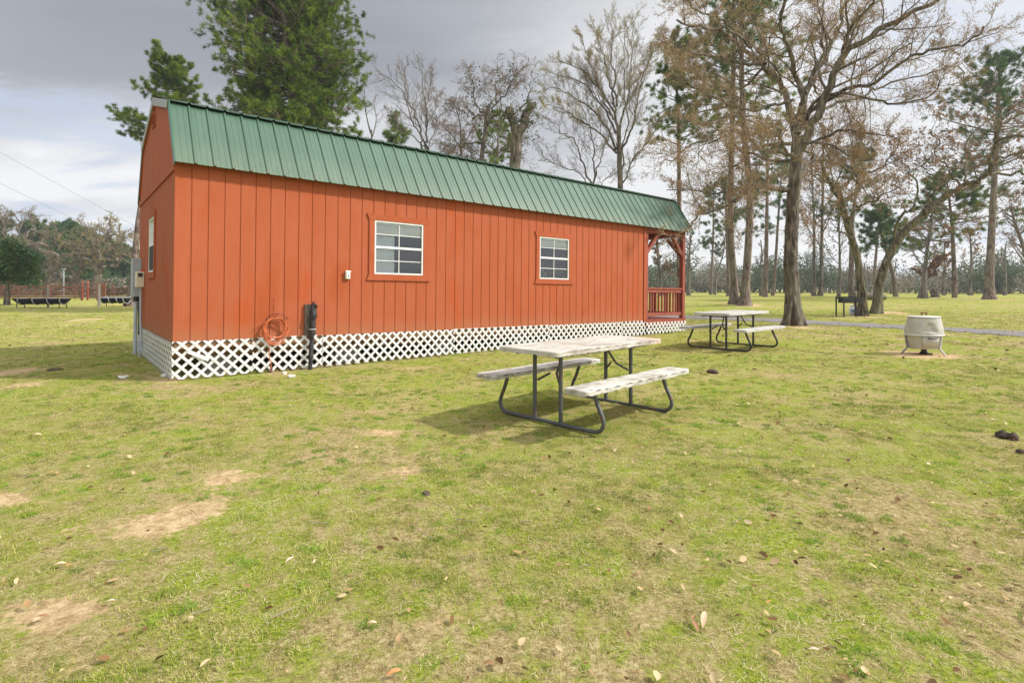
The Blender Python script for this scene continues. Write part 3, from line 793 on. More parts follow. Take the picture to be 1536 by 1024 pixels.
for k, (a, b_) in enumerate(zip(edges[:-1], edges[1:])): lattice(sidel, a, b_-.004, .012 if k % 2 else .004, ph=.03*k)
lattice(lambda a, o, z: (a, -o-.016, z), 10.27, 12.05, -.04, ph=.05)
gl = lambda a, o, z: (-o, a, z)
lattice(gl, .0, 2.3, -.01); lattice(gl, 2.31, WID, -.005)
lattice(lambda a, o, z: (a, WID+o, z), 0, 6, -.01); lattice(lambda a, o, z: (a, WID+o, z), 6, 12.04, -.01)
lattice(lambda a, o, z: (LEN+.014+o, a, z), 0, 1.6, -.15); lattice(lambda a, o, z: (LEN+.014+o, a, z), WID-1.6, WID, -.15)
# loose slat hanging across the lattice and the ground rail
mb = MB(); mb.bar((.17, -.03, -.13), (.42, -.03, -.26), .05, .012, (0, 1, 0)); tag(mb.build('loose_slat', M_white, None, M=None), 'short white slat stuck diagonally across the lattice near the cabin corner', 'slat').matrix_world = HM

def hm(u, v, z): return HM @ Matrix.Translation((u, v, z))
# ---------------------------------------------------------------- things fixed to the cabin
bx = empty('electrical_panel', hm(-.0, 3.98, 0)); tag(bx, 'tall grey electrical panel box on the end wall of the red cabin', 'electrical panel')
mb = MB(); mb.box(-.13, -.002, -.16, .17, .56, 1.28); mb.build('cabinet', M_grey, bx, bevel=.006)
mb = MB(); mb.box(-.142, -.1305, -.15, .16, .60, 1.26); mb.build('cover_door', M_grey, bx, bevel=.004)
mb = MB(); mb.lathe([(.05, .47), (.05, .56)], 16, c=(-.07, -.02, 0)); mb.build('hub', M_black, bx)
gzl = ground_local(gl, 3.98)
mb = MB(); mb.tube([(-.075, -.03, .48), (-.08, -.03, gzl-.03)], .032, 12); mb.build('conduit', M_pipe, bx)
mb = MB(); mb.tube([(-.03, -.10, .56), (-.035, -.12, .40), (-.03, -.13, .1), (-.03, -.13, -.15)], .016, 8); mb.build('cable', M_wire, bx)
bx = empty('disconnect_box', hm(0, 3.47, 0)); tag(bx, 'small beige disconnect box with a red knob in front of the grey panel', 'junction box')
mb = MB(); mb.box(-.125, -.002, -.12, .13, .735, 1.02); mb.build('cabinet', M_beige, bx, bevel=.012, seg=3)
mb = MB(); mb.box(-.06, .0+-.004, -.07, .02, 1.021, 1.05); mb.build('knob', M_red, bx, bevel=.01)
mb = MB(); mb.box(-.10, -.03, -.1245, -.1205, .92, .99); mb.build('label_plate', M_black, bx)
gzl = ground_local(gl, 3.45)
mb = MB(); mb.tube([(-.045, -.0, .74), (-.045, -.0, .2), (-.04, -.03, -.1), (-.06, -.03, gzl-.02)], .018, 10); mb.box(-.085, -.02, -.065, .005, -.42, -.22); mb.build('conduit', M_pipe, bx)

o = empty('outlet_box', hm(2.386, -.0, .952)); tag(o, 'small cream outdoor outlet box on the red siding left of the bigger window', 'outlet')
mb = MB(); mb.box(-.038, .038, -.045, -.002, -.065, .065); mb.build('housing', M_beige, o, bevel=.008)
mb = MB(); mb.box(-.043, .043, -.062, -.0455, .045, .072); mb.box(-.032, .034, -.058, -.0455, -.058, .04); mb.build('cover_flap', M_white, o, bevel=.005)
mb = MB(); mb.box(-.008, .018, -.0610, -.0582, -.035, .012); mb.build('latch', M_galv, o)

o = empty('water_riser', hm(1.796, 0, 0)); tag(o, 'black foam wrapped water pipe standing against a dark wooden board on the cabin wall', 'water pipe')
gzl = ground_local(sidel, 1.8)
mb = MB(); mb.box(-.082, .082, -.045, -.002, .02, .49); mb.build('backing_board', M_board, o, bevel=.004)
mb = MB()
pts = [(.03, -.085, .50)]; rr = [.02]
zs = np.linspace(.49, gzl-.03, 24); rng_ = np.random.default_rng(3)
for z in zs: pts.append((.03-(.49-z)*.045, -.09+.006*rng_.normal(), z)); rr.append((.046 if z > .02 else .032)*(1+.10*rng_.normal()))
mb.tube(pts, rr, 12); mb.build('pipe', M_blackp, o)
mb = MB()
for z in (.11, .30): mb = MB(); mb.tube([(.03-(.49-z)*.045+.052*math.cos(q), -.09+.052*math.sin(q), z) for q in np.linspace(0, 2*math.pi, 14)[:-1]], .007, 6, closed=True); mb.build('strap', M_zinc, o)
mb = MB(); mb.tube([(.03, -.09, .47), (.05, -.13, .475), (.055, -.155, .45)], .018, 8); mb.lathe([(.0, 0), (.028, .004), (.028, .014), (0, .018)], 12, c=(.03, -.095, .515), close=False); mb.build('faucet', M_black, o)

o = empty('hose_hanger', hm(1.275, 0, 0)); tag(o, 'black wire hose hanger screwed to the siding above the lattice', 'hose hanger')
mb = MB(); ya, yb = -.012, -.15
arc = lambda y, r, z0: [(r*math.sin(q), y, z0+r*(math.cos(q)-1)*.9) for q in np.linspace(-1.05, 1.05, 14)]
mb.tube(arc(yb, .185, .355), .0042, 6); mb.tube(arc(ya-.02, .145, .30), .0042, 6)
for q in (-.9, 0, .9): mb.tube([(.145*math.sin(q), ya-.02, .30+.145*(math.cos(q)-1)*.9), (.185*math.sin(q), yb, .355+.185*(math.cos(q)-1)*.9)], .0042, 6)
mb.build('rack', M_wire, o)
mb = MB(); mb.box(-.011, .011, -.006, -.0012, .30, .60); mb.build('mounting_strap', M_trim, o)
mb = MB()
for z in (.43, .56): mb = MB(); mb.box(-.006, .006, -.010, -.0062, z-.006, z+.006); mb.build('screw', M_black, o)
# coiled orange hose
mb = MB(); rng_ = np.random.default_rng(8)
for k in range(6):
    r = .140+.026*rng_.random(); dz = -.06*rng_.random()-(.0 if k < 4 else .06*rng_.random()); dx = .012*rng_.normal(); y = -.05-.011*k+.004*rng_.normal()
    pts = [(dx+(r+.006*math.sin(3*q+k))*math.sin(q), y+.01*math.sin(q*2+k), .30-r+dz+(r*(1.0+.12*(k > 5)))*math.cos(q)) for q in np.linspace(0, 2*math.pi, 40)[:-1]]
    # sit the top of each loop on the rack
    top = max(p[2] for p in pts); pts = [(p[0], p[1], p[2]-top+.292) for p in pts]
    mb.tube(pts, .0054, 7, closed=True)
for k in range(4):
    a = 1.06+.1*k
    pts = [(.17*math.sin(q)+.02*math.sin(4*q+k), -.06-.02*k, .12+(.17+.05*k/3)*math.cos(q)) for q in np.linspace(a, 2*math.pi-a, 34)]
    mb.tube(pts, .0062, 7)
pts = [(-.08, -.13, .02), (-.09, -.12, -.06), (-.085, -.07, -.16), (-.075, -.055, -.26), (-.05, -.05, -.37), (-.045, -.05, -.44)]
mb.tube(pts, .0065, 7)
h = mb.build('coiled_hose', M_hose, None); h.matrix_world = hm(1.275, 0, 0)
tag(h, 'bright orange coiled hose looped over the wire hanger on the cabin', 'hose')
mb = MB(); mb.tube([(-.045, -.05, -.43), (-.038, -.05, -.50)], .017, 10); c = mb.build('hose_end', M_rust, h); 

# chair back showing in the second window
ch = empty('wire_chair', hm(7.08, .52, 0)); tag(ch, 'white chair with a hooped back seen inside through the smaller window', 'chair')
mb = MB()
mb.tube([(.22*math.cos(q), .0, .92+.30*math.sin(q)) for q in np.linspace(0, math.pi, 18)], .012, 8)
mb.build('backrest', M_white, ch)
mb = MB()
for s in (-1, 1): mb.tube([(s*.03, 0, .52), (s*.14, 0, 1.18)], .008, 6)
mb.tube([(.13*math.cos(q), .0, .90+.20*math.sin(q)) for q in np.linspace(0, math.pi, 14)], .008, 6); mb.build('back_spindle', M_white, ch)
mb = MB(); mb.lathe([(0, .44), (.22, .445), (.225, .465), (0, .47)], 20, c=(0, .22, 0), close=False); mb.build('seat', M_white, ch)
for (x, y) in ((-.17, .02), (.17, .02), (-.15, .38), (.15, .38)):
    mb = MB(); mb.tube([(x, y, .45), (x*1.15, y*1.05, -.003)], .012, 8); mb.build('leg', M_white, ch)
for s in (-1, 1):
    mb = MB(); mb.tube([(s*.22, 0, .92), (s*.19, .02, .46)], .012, 8); mb.build('back_post', M_white, ch)
# ================================================================= PICNIC TABLES
def rrect(L, W, c, r, n=5):
    """rectangle with cut and rounded corners, half sizes L,W"""
    pts = []
    for (sx_, sy_, a0) in ((1, 1, 0), (-1, 1, 90), (-1, -1, 180), (1, -1, 270)):
        for k in range(n+1):
            a = R(a0+90*k/n); pts.append((sx_*(L-r)+r*math.cos(a), sy_*(W-r)+r*math.sin(a)))
    return pts
def slab(L, W, z0, z1, r, crown=.0, jag=0, seed=1):
    rg = np.random.default_rng(seed); P = rrect(L, W, 0, r, 6)
    # refine long sides so that edges can be chipped
    Q = []
    for k in range(len(P)):
        a, b = P[k], P[(k+1) % len(P)]; n = max(1, int(math.hypot(a[0]-b[0], a[1]-b[1])/.035))
        for t in range(n): Q.append((a[0]+(b[0]-a[0])*t/n, a[1]+(b[1]-a[1])*t/n))
    n = len(Q); mb = MB(); rings = []
    def ring(ins, z, jj=0):
        out = []
        for (x, y) in Q:
            sx_ = 1-ins/L; sy_ = 1-ins/W
            out.append((x*sx_, y*sy_, z+(jj*rg.random()**3)))
        return out
    rings = [ring(.02, z0+.004), ring(.0, z0, jag), ring(0, z1-.010), ring(.004, z1-.003), ring(.012, z1)]
    vs = sum(rings, [])
    mb.add(vs, [(l*n+k, l*n+(k+1) % n, (l+1)*n+(k+1) % n, (l+1)*n+k) for l in range(4) for k in range(n)], 0, False)
    mb.add(rings[-1], [tuple(range(n))]); mb.add(rings[0], [tuple(range(n))[::-1]])
    return mb
def arcpts(c, r, a0, a1, n, y0=None):
    return [(c[0]+r*math.cos(a), c[1]+r*math.sin(a)) for a in np.linspace(a0, a1, n)]
def picnic(label, loc, rz, mtop, mbench, mframe, old, dz=()):
    o = empty('picnic_table', loc=loc, rz=rz); tag(o, label, 'picnic table', 'folding picnic tables on the lawn')
    L, W = .915, .38; BO = .575
    tm_ = slab(L, W, .692, .74, .07, jag=.008 if old else 0, seed=4)
    mb = MB(); mb.box(-L+.15, L-.15, -W+.12, -W+.15, .662, .693); mb.box(-L+.15, L-.15, W-.15, W-.12, .662, .693); mb.build('underframe', mframe, o)
    for s in (-1, 1):
        bm_ = slab(L, .13, .392, .44, .05, jag=.014 if old else 0, seed=7+s); bm_.v = [(x, y+s*BO, z) for x, y, z in bm_.v]
        if old:      # split laminate edge: thin dark gaps and lifted flaps along the outer rim
            rg = np.random.default_rng(20+s); mb = bm_; y = s*BO-.1315*(1 if s < 0 else 1)
            x = -L+.12
            while x < L-.1:
                w = .05+.12*rg.random(); z = .424+.006*rg.random()
                mb.add([(x, y, z), (x+w*.5, y, z+.006), (x+w, y, z+.001), (x+w*.6, y, z-.004)], [(0, 1, 2, 3), (3, 2, 1, 0)], 1); x += w+.02+.07*rg.random()
            mb.add([(-L+.03, s*BO-.10, .4405), (-L+.09, s*BO-.125, .4405), (-L+.12, s*BO-.105, .4412), (-L+.07, s*BO-.112, .4408)], [(0, 1, 2, 3)], 1)
        bm_.build('bench', [mbench, M_crack], o)
    if old:
        mb = tm_; rg = np.random.default_rng(5); x = -L+.06; y = -W-.0012
        while x < L-.25:
            w = .12+.2*rg.random(); z = .7285-.001*rg.random()
            mb.add([(x, y, z), (x+w*.5, y, z+.006), (x+w, y, z+.002), (x+w*.5, y, z-.001)], [(0, 1, 2, 3), (3, 2, 1, 0)], 1); x += w*.96
    tm_.build('tabletop', [mtop, M_crack], o)
    for e in (-1, 1):
        x = e*.60; r = .0195; mb = MB(); pts = []
        # one continuous bent tube from bench to ground to bench
        half = [(.54, .392), (.555, .36), (.59, .27), (.635, .18), (.655, .12), (.645, .07), (.61, .035), (.55, .02), (.40, .018), (.20, .018), (0, .018)]
        prof = [(-a, b_) for a, b_ in half]+[(a, b_) for a, b_ in half[::-1][1:]]
        # smooth by Catmull-Rom
        sm = []
        for k in range(len(prof)-1):
            p0 = prof[max(k-1, 0)]; p1 = prof[k]; p2 = prof[k+1]; p3 = prof[min(k+2, len(prof)-1)]
            for t_ in np.linspace(0, 1, 4, endpoint=False):
                f = lambda i: .5*(2*p1[i]+(p2[i]-p0[i])*t_+(2*p0[i]-5*p1[i]+4*p2[i]-p3[i])*t_**2+(3*p1[i]-p0[i]-3*p2[i]+p3[i])*t_**3)
                sm.append((f(0), f(1)))
        sm.append(prof[-1])
        mb.tube([(x, a, b_) for a, b_ in sm], r, 10)
        lf = mb.build('leg_frame', mframe, o)
        for s in (-1, 1):
            mb = MB(); mb.tube([(x-e*.002, s*.165, .02), (x-e*.002, s*.165, .40), (x-e*.002, s*.165, .665)], .021, 10); mb.build('leg_post', mframe, lf)
        mb = MB(); mb.tube([(x, -.18, .655), (x, .18, .655)], .012, 8); mb.build('cross_bar', mframe, lf)
        mb = MB(); mb.tube([(x-e*.012, -.14, .40), (x-e*.09, -.04, .47), (x-e*.24, .0, .66)], .012, 8); mb.tube([(x-e*.012, .14, .40), (x-e*.09, .04, .47)], .012, 8)
        mb.build('folding_brace', mframe, o)
    return o
T1 = (.765, 5.63); a1 = R(45)
picnic('weathered white picnic table with stained, peeling top and rusty legs, in front of the cabin', (T1[0], T1[1], float(T(*T1))), a1, M_table, M_tableg, M_frame, True)
T2 = (4.55, 11.15); a2 = R(42)
picnic('cleaner pale picnic table with black legs beyond the cabin porch, before the split-trunk oak', (T2[0], T2[1], float(T(*T2))), a2, M_table2, M_table2, M_frame2, False)

# ================================================================= SMOKER
g = gpt(1386, 531)
sm_ = empty('smoker', loc=g, rz=0); sm_.scale = (.90, .90, .96); tag(sm_, 'cream enamel barrel smoker on short splayed legs standing on bare dirt', 'smoker')
def facet(prof, n=14, squash=.86, lump=None):
    mb = MB(); vs = []
    for (r, z) in prof:
        for j in range(n*4):
            q = 2*math.pi*j/(n*4)
            k = math.cos(math.pi/n)/math.cos((q % (2*math.pi/n))-math.pi/n); k = 1+(k-1)*.6
            rr = r*k
            if lump: rr = lump(rr, q, z)
            vs.append((rr*math.cos(q), rr*math.sin(q)*squash, z))
    m_ = n*4
    mb.add(vs, [(i*m_+j, i*m_+(j+1) % m_, (i+1)*m_+(j+1) % m_, (i+1)*m_+j) for i in range(len(prof)-1) for j in range(m_)], 0, True)
    mb.add(vs[:m_], [tuple(range(m_))[::-1]]); mb.add(vs[-m_:], [tuple(range(m_))])
    return mb
facet([(.275, .115), (.285, .13), (.30, .20), (.315, .28), (.325, .37)]).build('fire_box', M_cook, sm_)
facet([(.355, .362), (.362, .368), (.362, .385), (.352, .392)]).build('rim', M_cookw, sm_)
def dent(r, q, z):
    q0 = R(-104); d = abs((q-q0+math.pi) % (2*math.pi)-math.pi)
    h = (z-.44)/.17
    w = .40*(1-.75*max(0, min(1, h)))
    if .43 < z < .63 and d < w: r -= .045*min(1, (w-d)/.06)*min(1, (z-.43)/.02)*min(1, (.63-z)/.06)
    return r
facet([(.352, .393)]+[(.352-(.352-.290)*((z-.393)/(.70-.393))**1.3, z) for z in np.linspace(.405, .70, 26)]+[(.27, .705)], lump=dent).build('hood', M_cook, sm_)
facet([(.295, .7055), (.30, .709), (.30, .722), (.28, .730), (.02, .742)]).build('lid', M_cookw, sm_)
mb = MB(); mb.box(-.055, -.04, -.012, .012, .738, .785); mb.box(.04, .055, -.012, .012, .738, .785); mb.box(-.065, .065, -.014, .014, .785, .803); mb.build('lid_handle', M_rust, sm_)
mb = MB()
n = 9; vs = []
for k in range(n):
    q = R(-130+62*k/(n-1)); 
    for (r, z) in ((.302, .15), (.331, .355)): vs.append((r*1.012*math.cos(q), r*1.012*math.sin(q)*.86, z))
mb.add(vs, [(2*k, 2*k+2, 2*k+3, 2*k+1) for k in range(n-1)], 0, True); dr = mb.build('fire_door', M_cook, sm_)
sd = dr.modifiers.new('Solid', 'SOLIDIFY'); sd.thickness = .012
def cyl_at(q, r, z): return Vector((r*math.cos(q), r*math.sin(q)*.86, z))
mb = MB(); mb.tube([cyl_at(R(-112), .345, .33), cyl_at(R(-112), .375, .325), cyl_at(R(-101), .382, .32), cyl_at(R(-90), .375, .315), cyl_at(R(-90), .345, .315)], .010, 8); mb.build('handle', M_black, dr)
for q, mt in ((163, M_galv), (-62, M_cookw), (50, M_cook)):
    q = R(q); mb = MB()
    mb.tube([cyl_at(q, .335, .36), cyl_at(q, .318, .22), cyl_at(q, .30, .13), cyl_at(q, .335, .085), cyl_at(q, .38, .04), cyl_at(q, .40, -.005)], [.018, .018, .02, .02, .018, .017], 8); mb.build('leg', mt, sm_)
mb = MB(); mb.lathe([(.05, .03), (.05, .12)], 14); mb.lathe([(.03, .0), (.08, .005), (.075, .035), (.02, .06)], 14); mb.tube([(.05, 0, .02), (.16, -.02, .006)], .012, 8); mb.build('burner', M_black, sm_)

# ================================================================= GRIDDLE + TANK
g = gpt(1274, 475)
s = .95
gr = empty('griddle', loc=g, rz=R(3)); tag(gr, 'black steel flat-top cooker on thin legs beside the leaning twin-trunk oaks', 'grill')
mb = MB(); mb.box(-.45, .48, -.28, .28, .78, .80); mb.box(-.45, .48, -.28, -.26, .80, .83); mb.box(-.45, -.43, -.26, .28, .80, .85); mb.box(.46, .48, -.26, .28, .80, .85); mb.box(-.43, .46, .26, .28, .80, .87); mb.build('cooking_plate', M_black, gr)
mb = MB(); mb.box(-.34, .46, -.24, .25, .60, .779); mb.build('burner_box', M_black, gr, bevel=.01)
for (x, y) in ((-.42, -.25), (.13, -.25), (-.42, .25), (.44, .25)):
    mb = MB(); mb.box(x-.022, x+.022, y-.022, y+.022, -.01, .779); mb.build('leg', M_black, gr)
mb = MB(); mb.tube([(.2, 0, .62), (.2, -.02, .5), (.24, -.05, .44)], .01, 6); mb.build('gas_hose', M_wire, gr)
g = gpt(1279.5, 473)
tk = empty('propane_tank', loc=g); tag(tk, 'white propane gas bottle with blue label under the black grill', 'gas tank')
mb = MB(); mb.lathe([(.10, 0), (.10, .03), (.12, .03), (.148, .06), (.155, .10), (.155, .27), (.145, .33), (.10, .375), (.04, .39)], 28); mb.build('shell', M_tank, tk)
mb = MB(); vs = []
for k in range(13):
    q = R(150+150*k/12); 
    for z in (.12, .25): vs.append((.157*math.cos(q), .157*math.sin(q), z))
mb.add(vs, [(2*k, 2*k+2, 2*k+3, 2*k+1) for k in range(12)], 0, True)
lb = mb.build('label', M_tank, tk)
mb = MB()
for (qa, qb, za, zb_) in ((205, 268, .205, .25), (215, 250, .185, .205), (205, 245, .13, .155), (212, 262, .12, .13)):
    vs = []
    for k in range(7):
        q = R(qa+(qb-qa)*k/6); vs += [(.1585*math.cos(q), .1585*math.sin(q), za), (.1585*math.cos(q), .1585*math.sin(q), zb_)]
    mb.add(vs, [(2*k, 2*k+2, 2*k+3, 2*k+1) for k in range(6)], 0, True)
mb.build('label_print', M_blue, lb)
mb = MB(); 
vs = []
for k in range(25):
    q = R(-60+300*k/24); vs += [(.105*math.cos(q), .105*math.sin(q), .37), (.105*math.cos(q), .105*math.sin(q), .46)]
mb.add(vs, [(2*k, 2*k+2, 2*k+3, 2*k+1) for k in range(24)], 0, True); cr = mb.build('collar', M_tank, tk); cr.modifiers.new('Solid', 'SOLIDIFY').thickness = .006
mb = MB(); mb.lathe([(.02, .38), (.02, .43), (.035, .43), (.03, .45)], 12); mb.build('valve', M_galv, tk)

# ================================================================= FAR FIELD ON THE LEFT
def fence_run(name, label, p, q, post_step, nrails, h, mat, r=.042, pr=.07, rail_mat=None):
    o = empty(name, loc=p); tag(o, label, 'fence')
    d = Vector((q.x-p.x, q.y-p.y, 0)); L = d.length; d.normalize(); n = max(1, round(L/post_step))
    gz = lambda x, y: float(T(p.x+x, p.y+y))-p.z
    mb = MB()
    for k in range(nrails):
        z = .22+(h-.22)*k/(nrails-1)
        mb.tube([(d.x*L*j/n, d.y*L*j/n, gz(d.x*L*j/n, d.y*L*j/n)+z) for j in range(n+1)], r*(1.5 if k == nrails-1 else 1), 6)
    mb.build('rails', rail_mat or mat, o)
    for j in range(n+1):
        x, y = d.x*L*j/n, d.y*L*j/n; mb = MB(); mb.tube([(x, y, gz(x, y)-.1), (x, y, gz(x, y)+h+.05)], pr, 8); mb.build('post', mat, o)
    return o
A, B_, C_ = gpt(-120, 451), gpt(122, 450.5), gpt(131, 450.5); D_ = gpt(197, 450.5); E_ = gpt(330, 450.5)
Y = A.y
fence_run('corral_fence', 'rusty pipe corral fence of many rails, left of the red gate', A, B_, 3.2, 8, 1.42, M_fence)
fence_run('corral_fence', 'rusty pipe corral fence running right from the red gate towards the cabin', C_, E_, 2.4, 8, 1.30, M_fence)
fence_run('corral_fence', 'second run of thin red pipe rails standing behind the long corral fence', gpt(-120, 448.8), gpt(170, 448.8), 4.1, 7, 1.9, M_fence, .034, .06)
o = empty('corral_gate', loc=B_+Vector((.1, 0, 0))); tag(o, 'tall narrow bright red gate frame in the middle of the corral fence', 'gate')
for x in (.05, .6): mb = MB(); mb.tube([(x, 0, -.1), (x, 0, 2.05 if x < .3 else 2.1)], .055, 8); mb.build('gate_post', M_gate, o)
mb = MB()
for z in (.3, .6, .9, 1.2, 1.5): mb.tube([(.05, 0, z), (.6, 0, z)], .03, 6)
mb.build('gate_rails', M_gate, o)
def trough(label, pxl, pxr, py):
    a = gpt(pxl, py); b = gpt(pxr, py); c = (a+b)/2; L = (b-a).length
    o = empty('feed_trough', loc=(c.x, c.y, float(T(c.x, c.y)))); tag(o, label, 'feed trough', 'black livestock feed troughs')
    mb = MB(); n = 11; secs = 15; vs = []
    for k in range(secs):
        t = k/(secs-1); x = (t-.5)*L; e = min(1, min(t, 1-t)*10+.45)
        for j in range(n):
            q = math.pi*(1+j/(n-1)); vs.append((x*(1 if 0 < k < secs-1 else .97), .36*math.cos(q), .60+.36*math.sin(q)*e))
    mb.add(vs, [(k*n+j, k*n+j+1, (k+1)*n+j+1, (k+1)*n+j) for k in range(secs-1) for j in range(n-1)], 0, True)
    mb.add(vs[:n], [tuple(range(n))]); mb.add(vs[-n:], [tuple(range(n))[::-1]])
    t_ = mb.build('tub', M_trough, o); t_.modifiers.new('Solid', 'SOLIDIFY').thickness = .03
    for k in (-.38, -.09, .2, .45):
        x = k*L; mb = MB(); mb.tube([(x+.03*math.cos(q)*0, .39*math.cos(q), .60+.385*math.sin(q)) for q in np.linspace(math.pi, 2*math.pi, 12)]+[(x, .39, .62), (x, -.39, .62)], .024, 6); mb.build('hoop', M_zinc, o)
    for k in (-.42, .42):
        for s_ in (-1, 1): mb = MB(); mb.tube([(k*L, s_*.24, .44), (k*L, s_*.30, -.04)], .025, 6); mb.build('leg', M_rust, o)
    return o
trough('longer black feed trough with pale hoops left of the grey wood post', 23, 102, 462)
trough('shorter black feed trough partly behind the grey tree base near the cabin', 151, 193, 459.5)
g = gpt(148.5, 460.5); mb = MB(); mb.tube([(0, 0, -.1), (.01, 0, .9), (0, .01, 1.58)], [.085, .08, .07], 9)
o = mb.build('wooden_post', M_post); o.location = g; tag(o, 'single grey wooden post right beside the shorter feed trough', 'post')
g = gpt(76, 461.5); mb = MB(); mb.tube([(0, 0, -.1), (0, 0, .8), (.01, 0, 1.35)], [.06, .055, .05], 8)
o = mb.build('wooden_post', M_post); o.location = g+Vector((0, -.2, 0)); tag(o, 'thin grey wooden post standing in front of the longer feed trough', 'post')
g = at(95.5, 450, 66); g.z = float(T(g.x, g.y))
o = empty('light_pole', loc=g); tag(o, 'pale metal light pole behind the corral fence', 'light pole')
mb = MB(); mb.tube([(0, 0, -.1), (0, 0, 3.55)], .075, 8); mb.build('pole', M_lamp, o)
mb = MB(); mb.box(-.28, .18, -.12, .12, 3.55, 3.68); mb.build('lamp_head', M_lamp, o)
g = gpt(157, 450.5); o = empty('squeeze_chute', loc=g+Vector((-.5, -.4, 0))); tag(o, 'rusty brown cattle chute frame standing against the corral fence', 'cattle chute')
for x in (0, .5, .85): mb = MB(); mb.tube([(x, 0, -.05), (x, .02, 1.75)], .055, 6); mb.build('upright', M_rust, o)
mb = MB(); mb.box(.0, .85, -.03, .03, 1.45, 1.75); mb.bar((0, 0, .3), (.85, 0, 1.3), .06, .06, (0, 1, 0)); mb.box(.5, .85, -.02, .02, .1, 1.4); mb.build('panel', M_rust, o)
# the far swing frame / rail between the twin oaks
g = gpt(1301, 446.5); o = empty('pipe_rail', loc=g); tag(o, 'far pale grey pipe rail seen between the leaning twin oaks', 'rail')
w = 15.5/810*g.y
mb = MB(); mb.tube([(0, 0, 1.1), (w, 0, 1.05)], .05, 6); mb.build('top_rail', M_lamp, o)
for x in (0.03, w*.52, w-.03): mb = MB(); mb.tube([(x, 0, -.1), (x, 0, 1.08)], .04, 6); mb.build('post', M_lamp, o)

# overhead wires
def wire(label, p, q, sag):
    mb = MB(); pts = []
    for t in np.linspace(0, 1, 24): c = p.lerp(q, t); c.z -= sag*4*t*(1-t); pts.append(c)
    mb.tube(pts, .0065, 5); o = mb.build('overhead_wire', M_wire); tag(o, label, 'wire'); return o
wire('upper overhead wire sloping down towards the roof of the red cabin', at(-120, 160, 30), at(290, 384, 44), .15)
wire('lower overhead wire crossing the sky above the left field trees', at(-120, 216, 30), at(300, 415, 52), .15)

# ================================================================= SMALL THINGS ON THE LAWN
def clod(name, label, px, py, r, mat, seed, sq=.5, cat='dung'):
    g = gpt(px, py); rg = np.random.default_rng(seed); mb = MB()
    for k in range(9):
        a = rg.random()*6.28; d = r*.6*rg.random(); rr = r*(.3+.35*rg.random()); n = 9; vs = []
        cx, cy = d*math.cos(a), d*math.sin(a)
        rings = 6
        for i in range(rings):
            th = math.pi*i/(rings-1)
            for j in range(n):
                q = 2*math.pi*j/n; w = rr*(1+.35*(rg.random()-.5)); vs.append((cx+w*math.sin(th)*math.cos(q), cy+w*math.sin(th)*math.sin(q), r*.25*sq+w*math.cos(th)*sq))
        mb.add(vs, [(i*n+j, i*n+(j+1) % n, (i+1)*n+(j+1) % n, (i+1)*n+j) for i in range(rings-1) for j in range(n)], 0, True)
    o = mb.build(name, mat); o.location = g; tag(o, label, cat); return o
clod('dung_pat', 'dark brown dung clump in the grass, the bigger one near the right edge', 1511, 657, .075, M_dung, 1, .9)
clod('dung_pat', 'small dark clump cut off by the right edge, just below the big clump', 1534, 680, .045, M_dung, 2, .8)
clod('dung_pat', 'flat dark clump in the grass to the right of the weathered picnic table', 1068, 559, .11, M_dung, 3, .6)
clod('dung_pat', 'dark clod lying in the cabin shadow on the left lawn', 80, 555, .10, M_dung, 4, .3)
clod('dirt_clod', 'brown clod in the turf in front of the cabin, right of the pale earth patch', 640, 741, .035, M_dung, 5, .5, 'clod')
def litter(label, px, py, r, seed):
    g = gpt(px, py); rg = np.random.default_rng(seed); mb = MB(); n = 12
    vs = [(0, 0, .035)]+[(r*(.6+.5*rg.random())*math.cos(2*math.pi*k/n), r*(.6+.5*rg.random())*math.sin(2*math.pi*k/n), .02+.02*rg.random()) for k in range(n)]+[(r*.7*math.cos(2*math.pi*k/n), r*.7*math.sin(2*math.pi*k/n), .002) for k in range(n)]
    mb.add(vs, [(0, 1+k, 1+(k+1) % n) for k in range(n)]+[(1+k, 1+n+k, 1+n+(k+1) % n, 1+(k+1) % n) for k in range(n)])
    o = mb.build('litter_scrap', M_paper); o.location = g; tag(o, label, 'litter')
litter('crumpled white scrap on the shaded grass by the end wall of the cabin', 185, 567, .07, 1)
litter('small white scrap on the dirt at the foot of the black water pipe', 438, 566, .06, 2)
litter('tiny white scrap just below the lattice left of the water pipe', 427, 561, .035, 3)
litter('white scrap at the near foot of the lattice corner', 247, 565, .05, 4)
# stump and log in the far field
g = gpt(1403, 446); o = empty('tree_stump', loc=g); tag(o, 'small dark tree stump far out on the lawn', 'stump')
mb = MB(); mb.tube([(0, 0, -.1), (0, 0, .12), (0, 0, .55)], [.55, .38, .34], 12); mb.build('wood', M_bark, o)
mb = MB(); mb.tube([(-.1, 0, .5), (-.2, 0, .95)], [.12, .02], 6); mb.tube([(.15, 0, .5), (.22, 0, .8)], [.1, .02], 6); mb.build('splinter', M_bark, o)
g = gpt(1306, 450); mb = MB(); mb.tube([(-1.4, 0, .45), (-.6, .1, .40), (.2, 0, .28), (1.2, .1, .2)], [.28, .33, .30, .2], 10)
o = mb.build('fallen_log', M_bark); o.location = g; tag(o, 'brown fallen log lying on the ground between the leaning twin oaks', 'log')

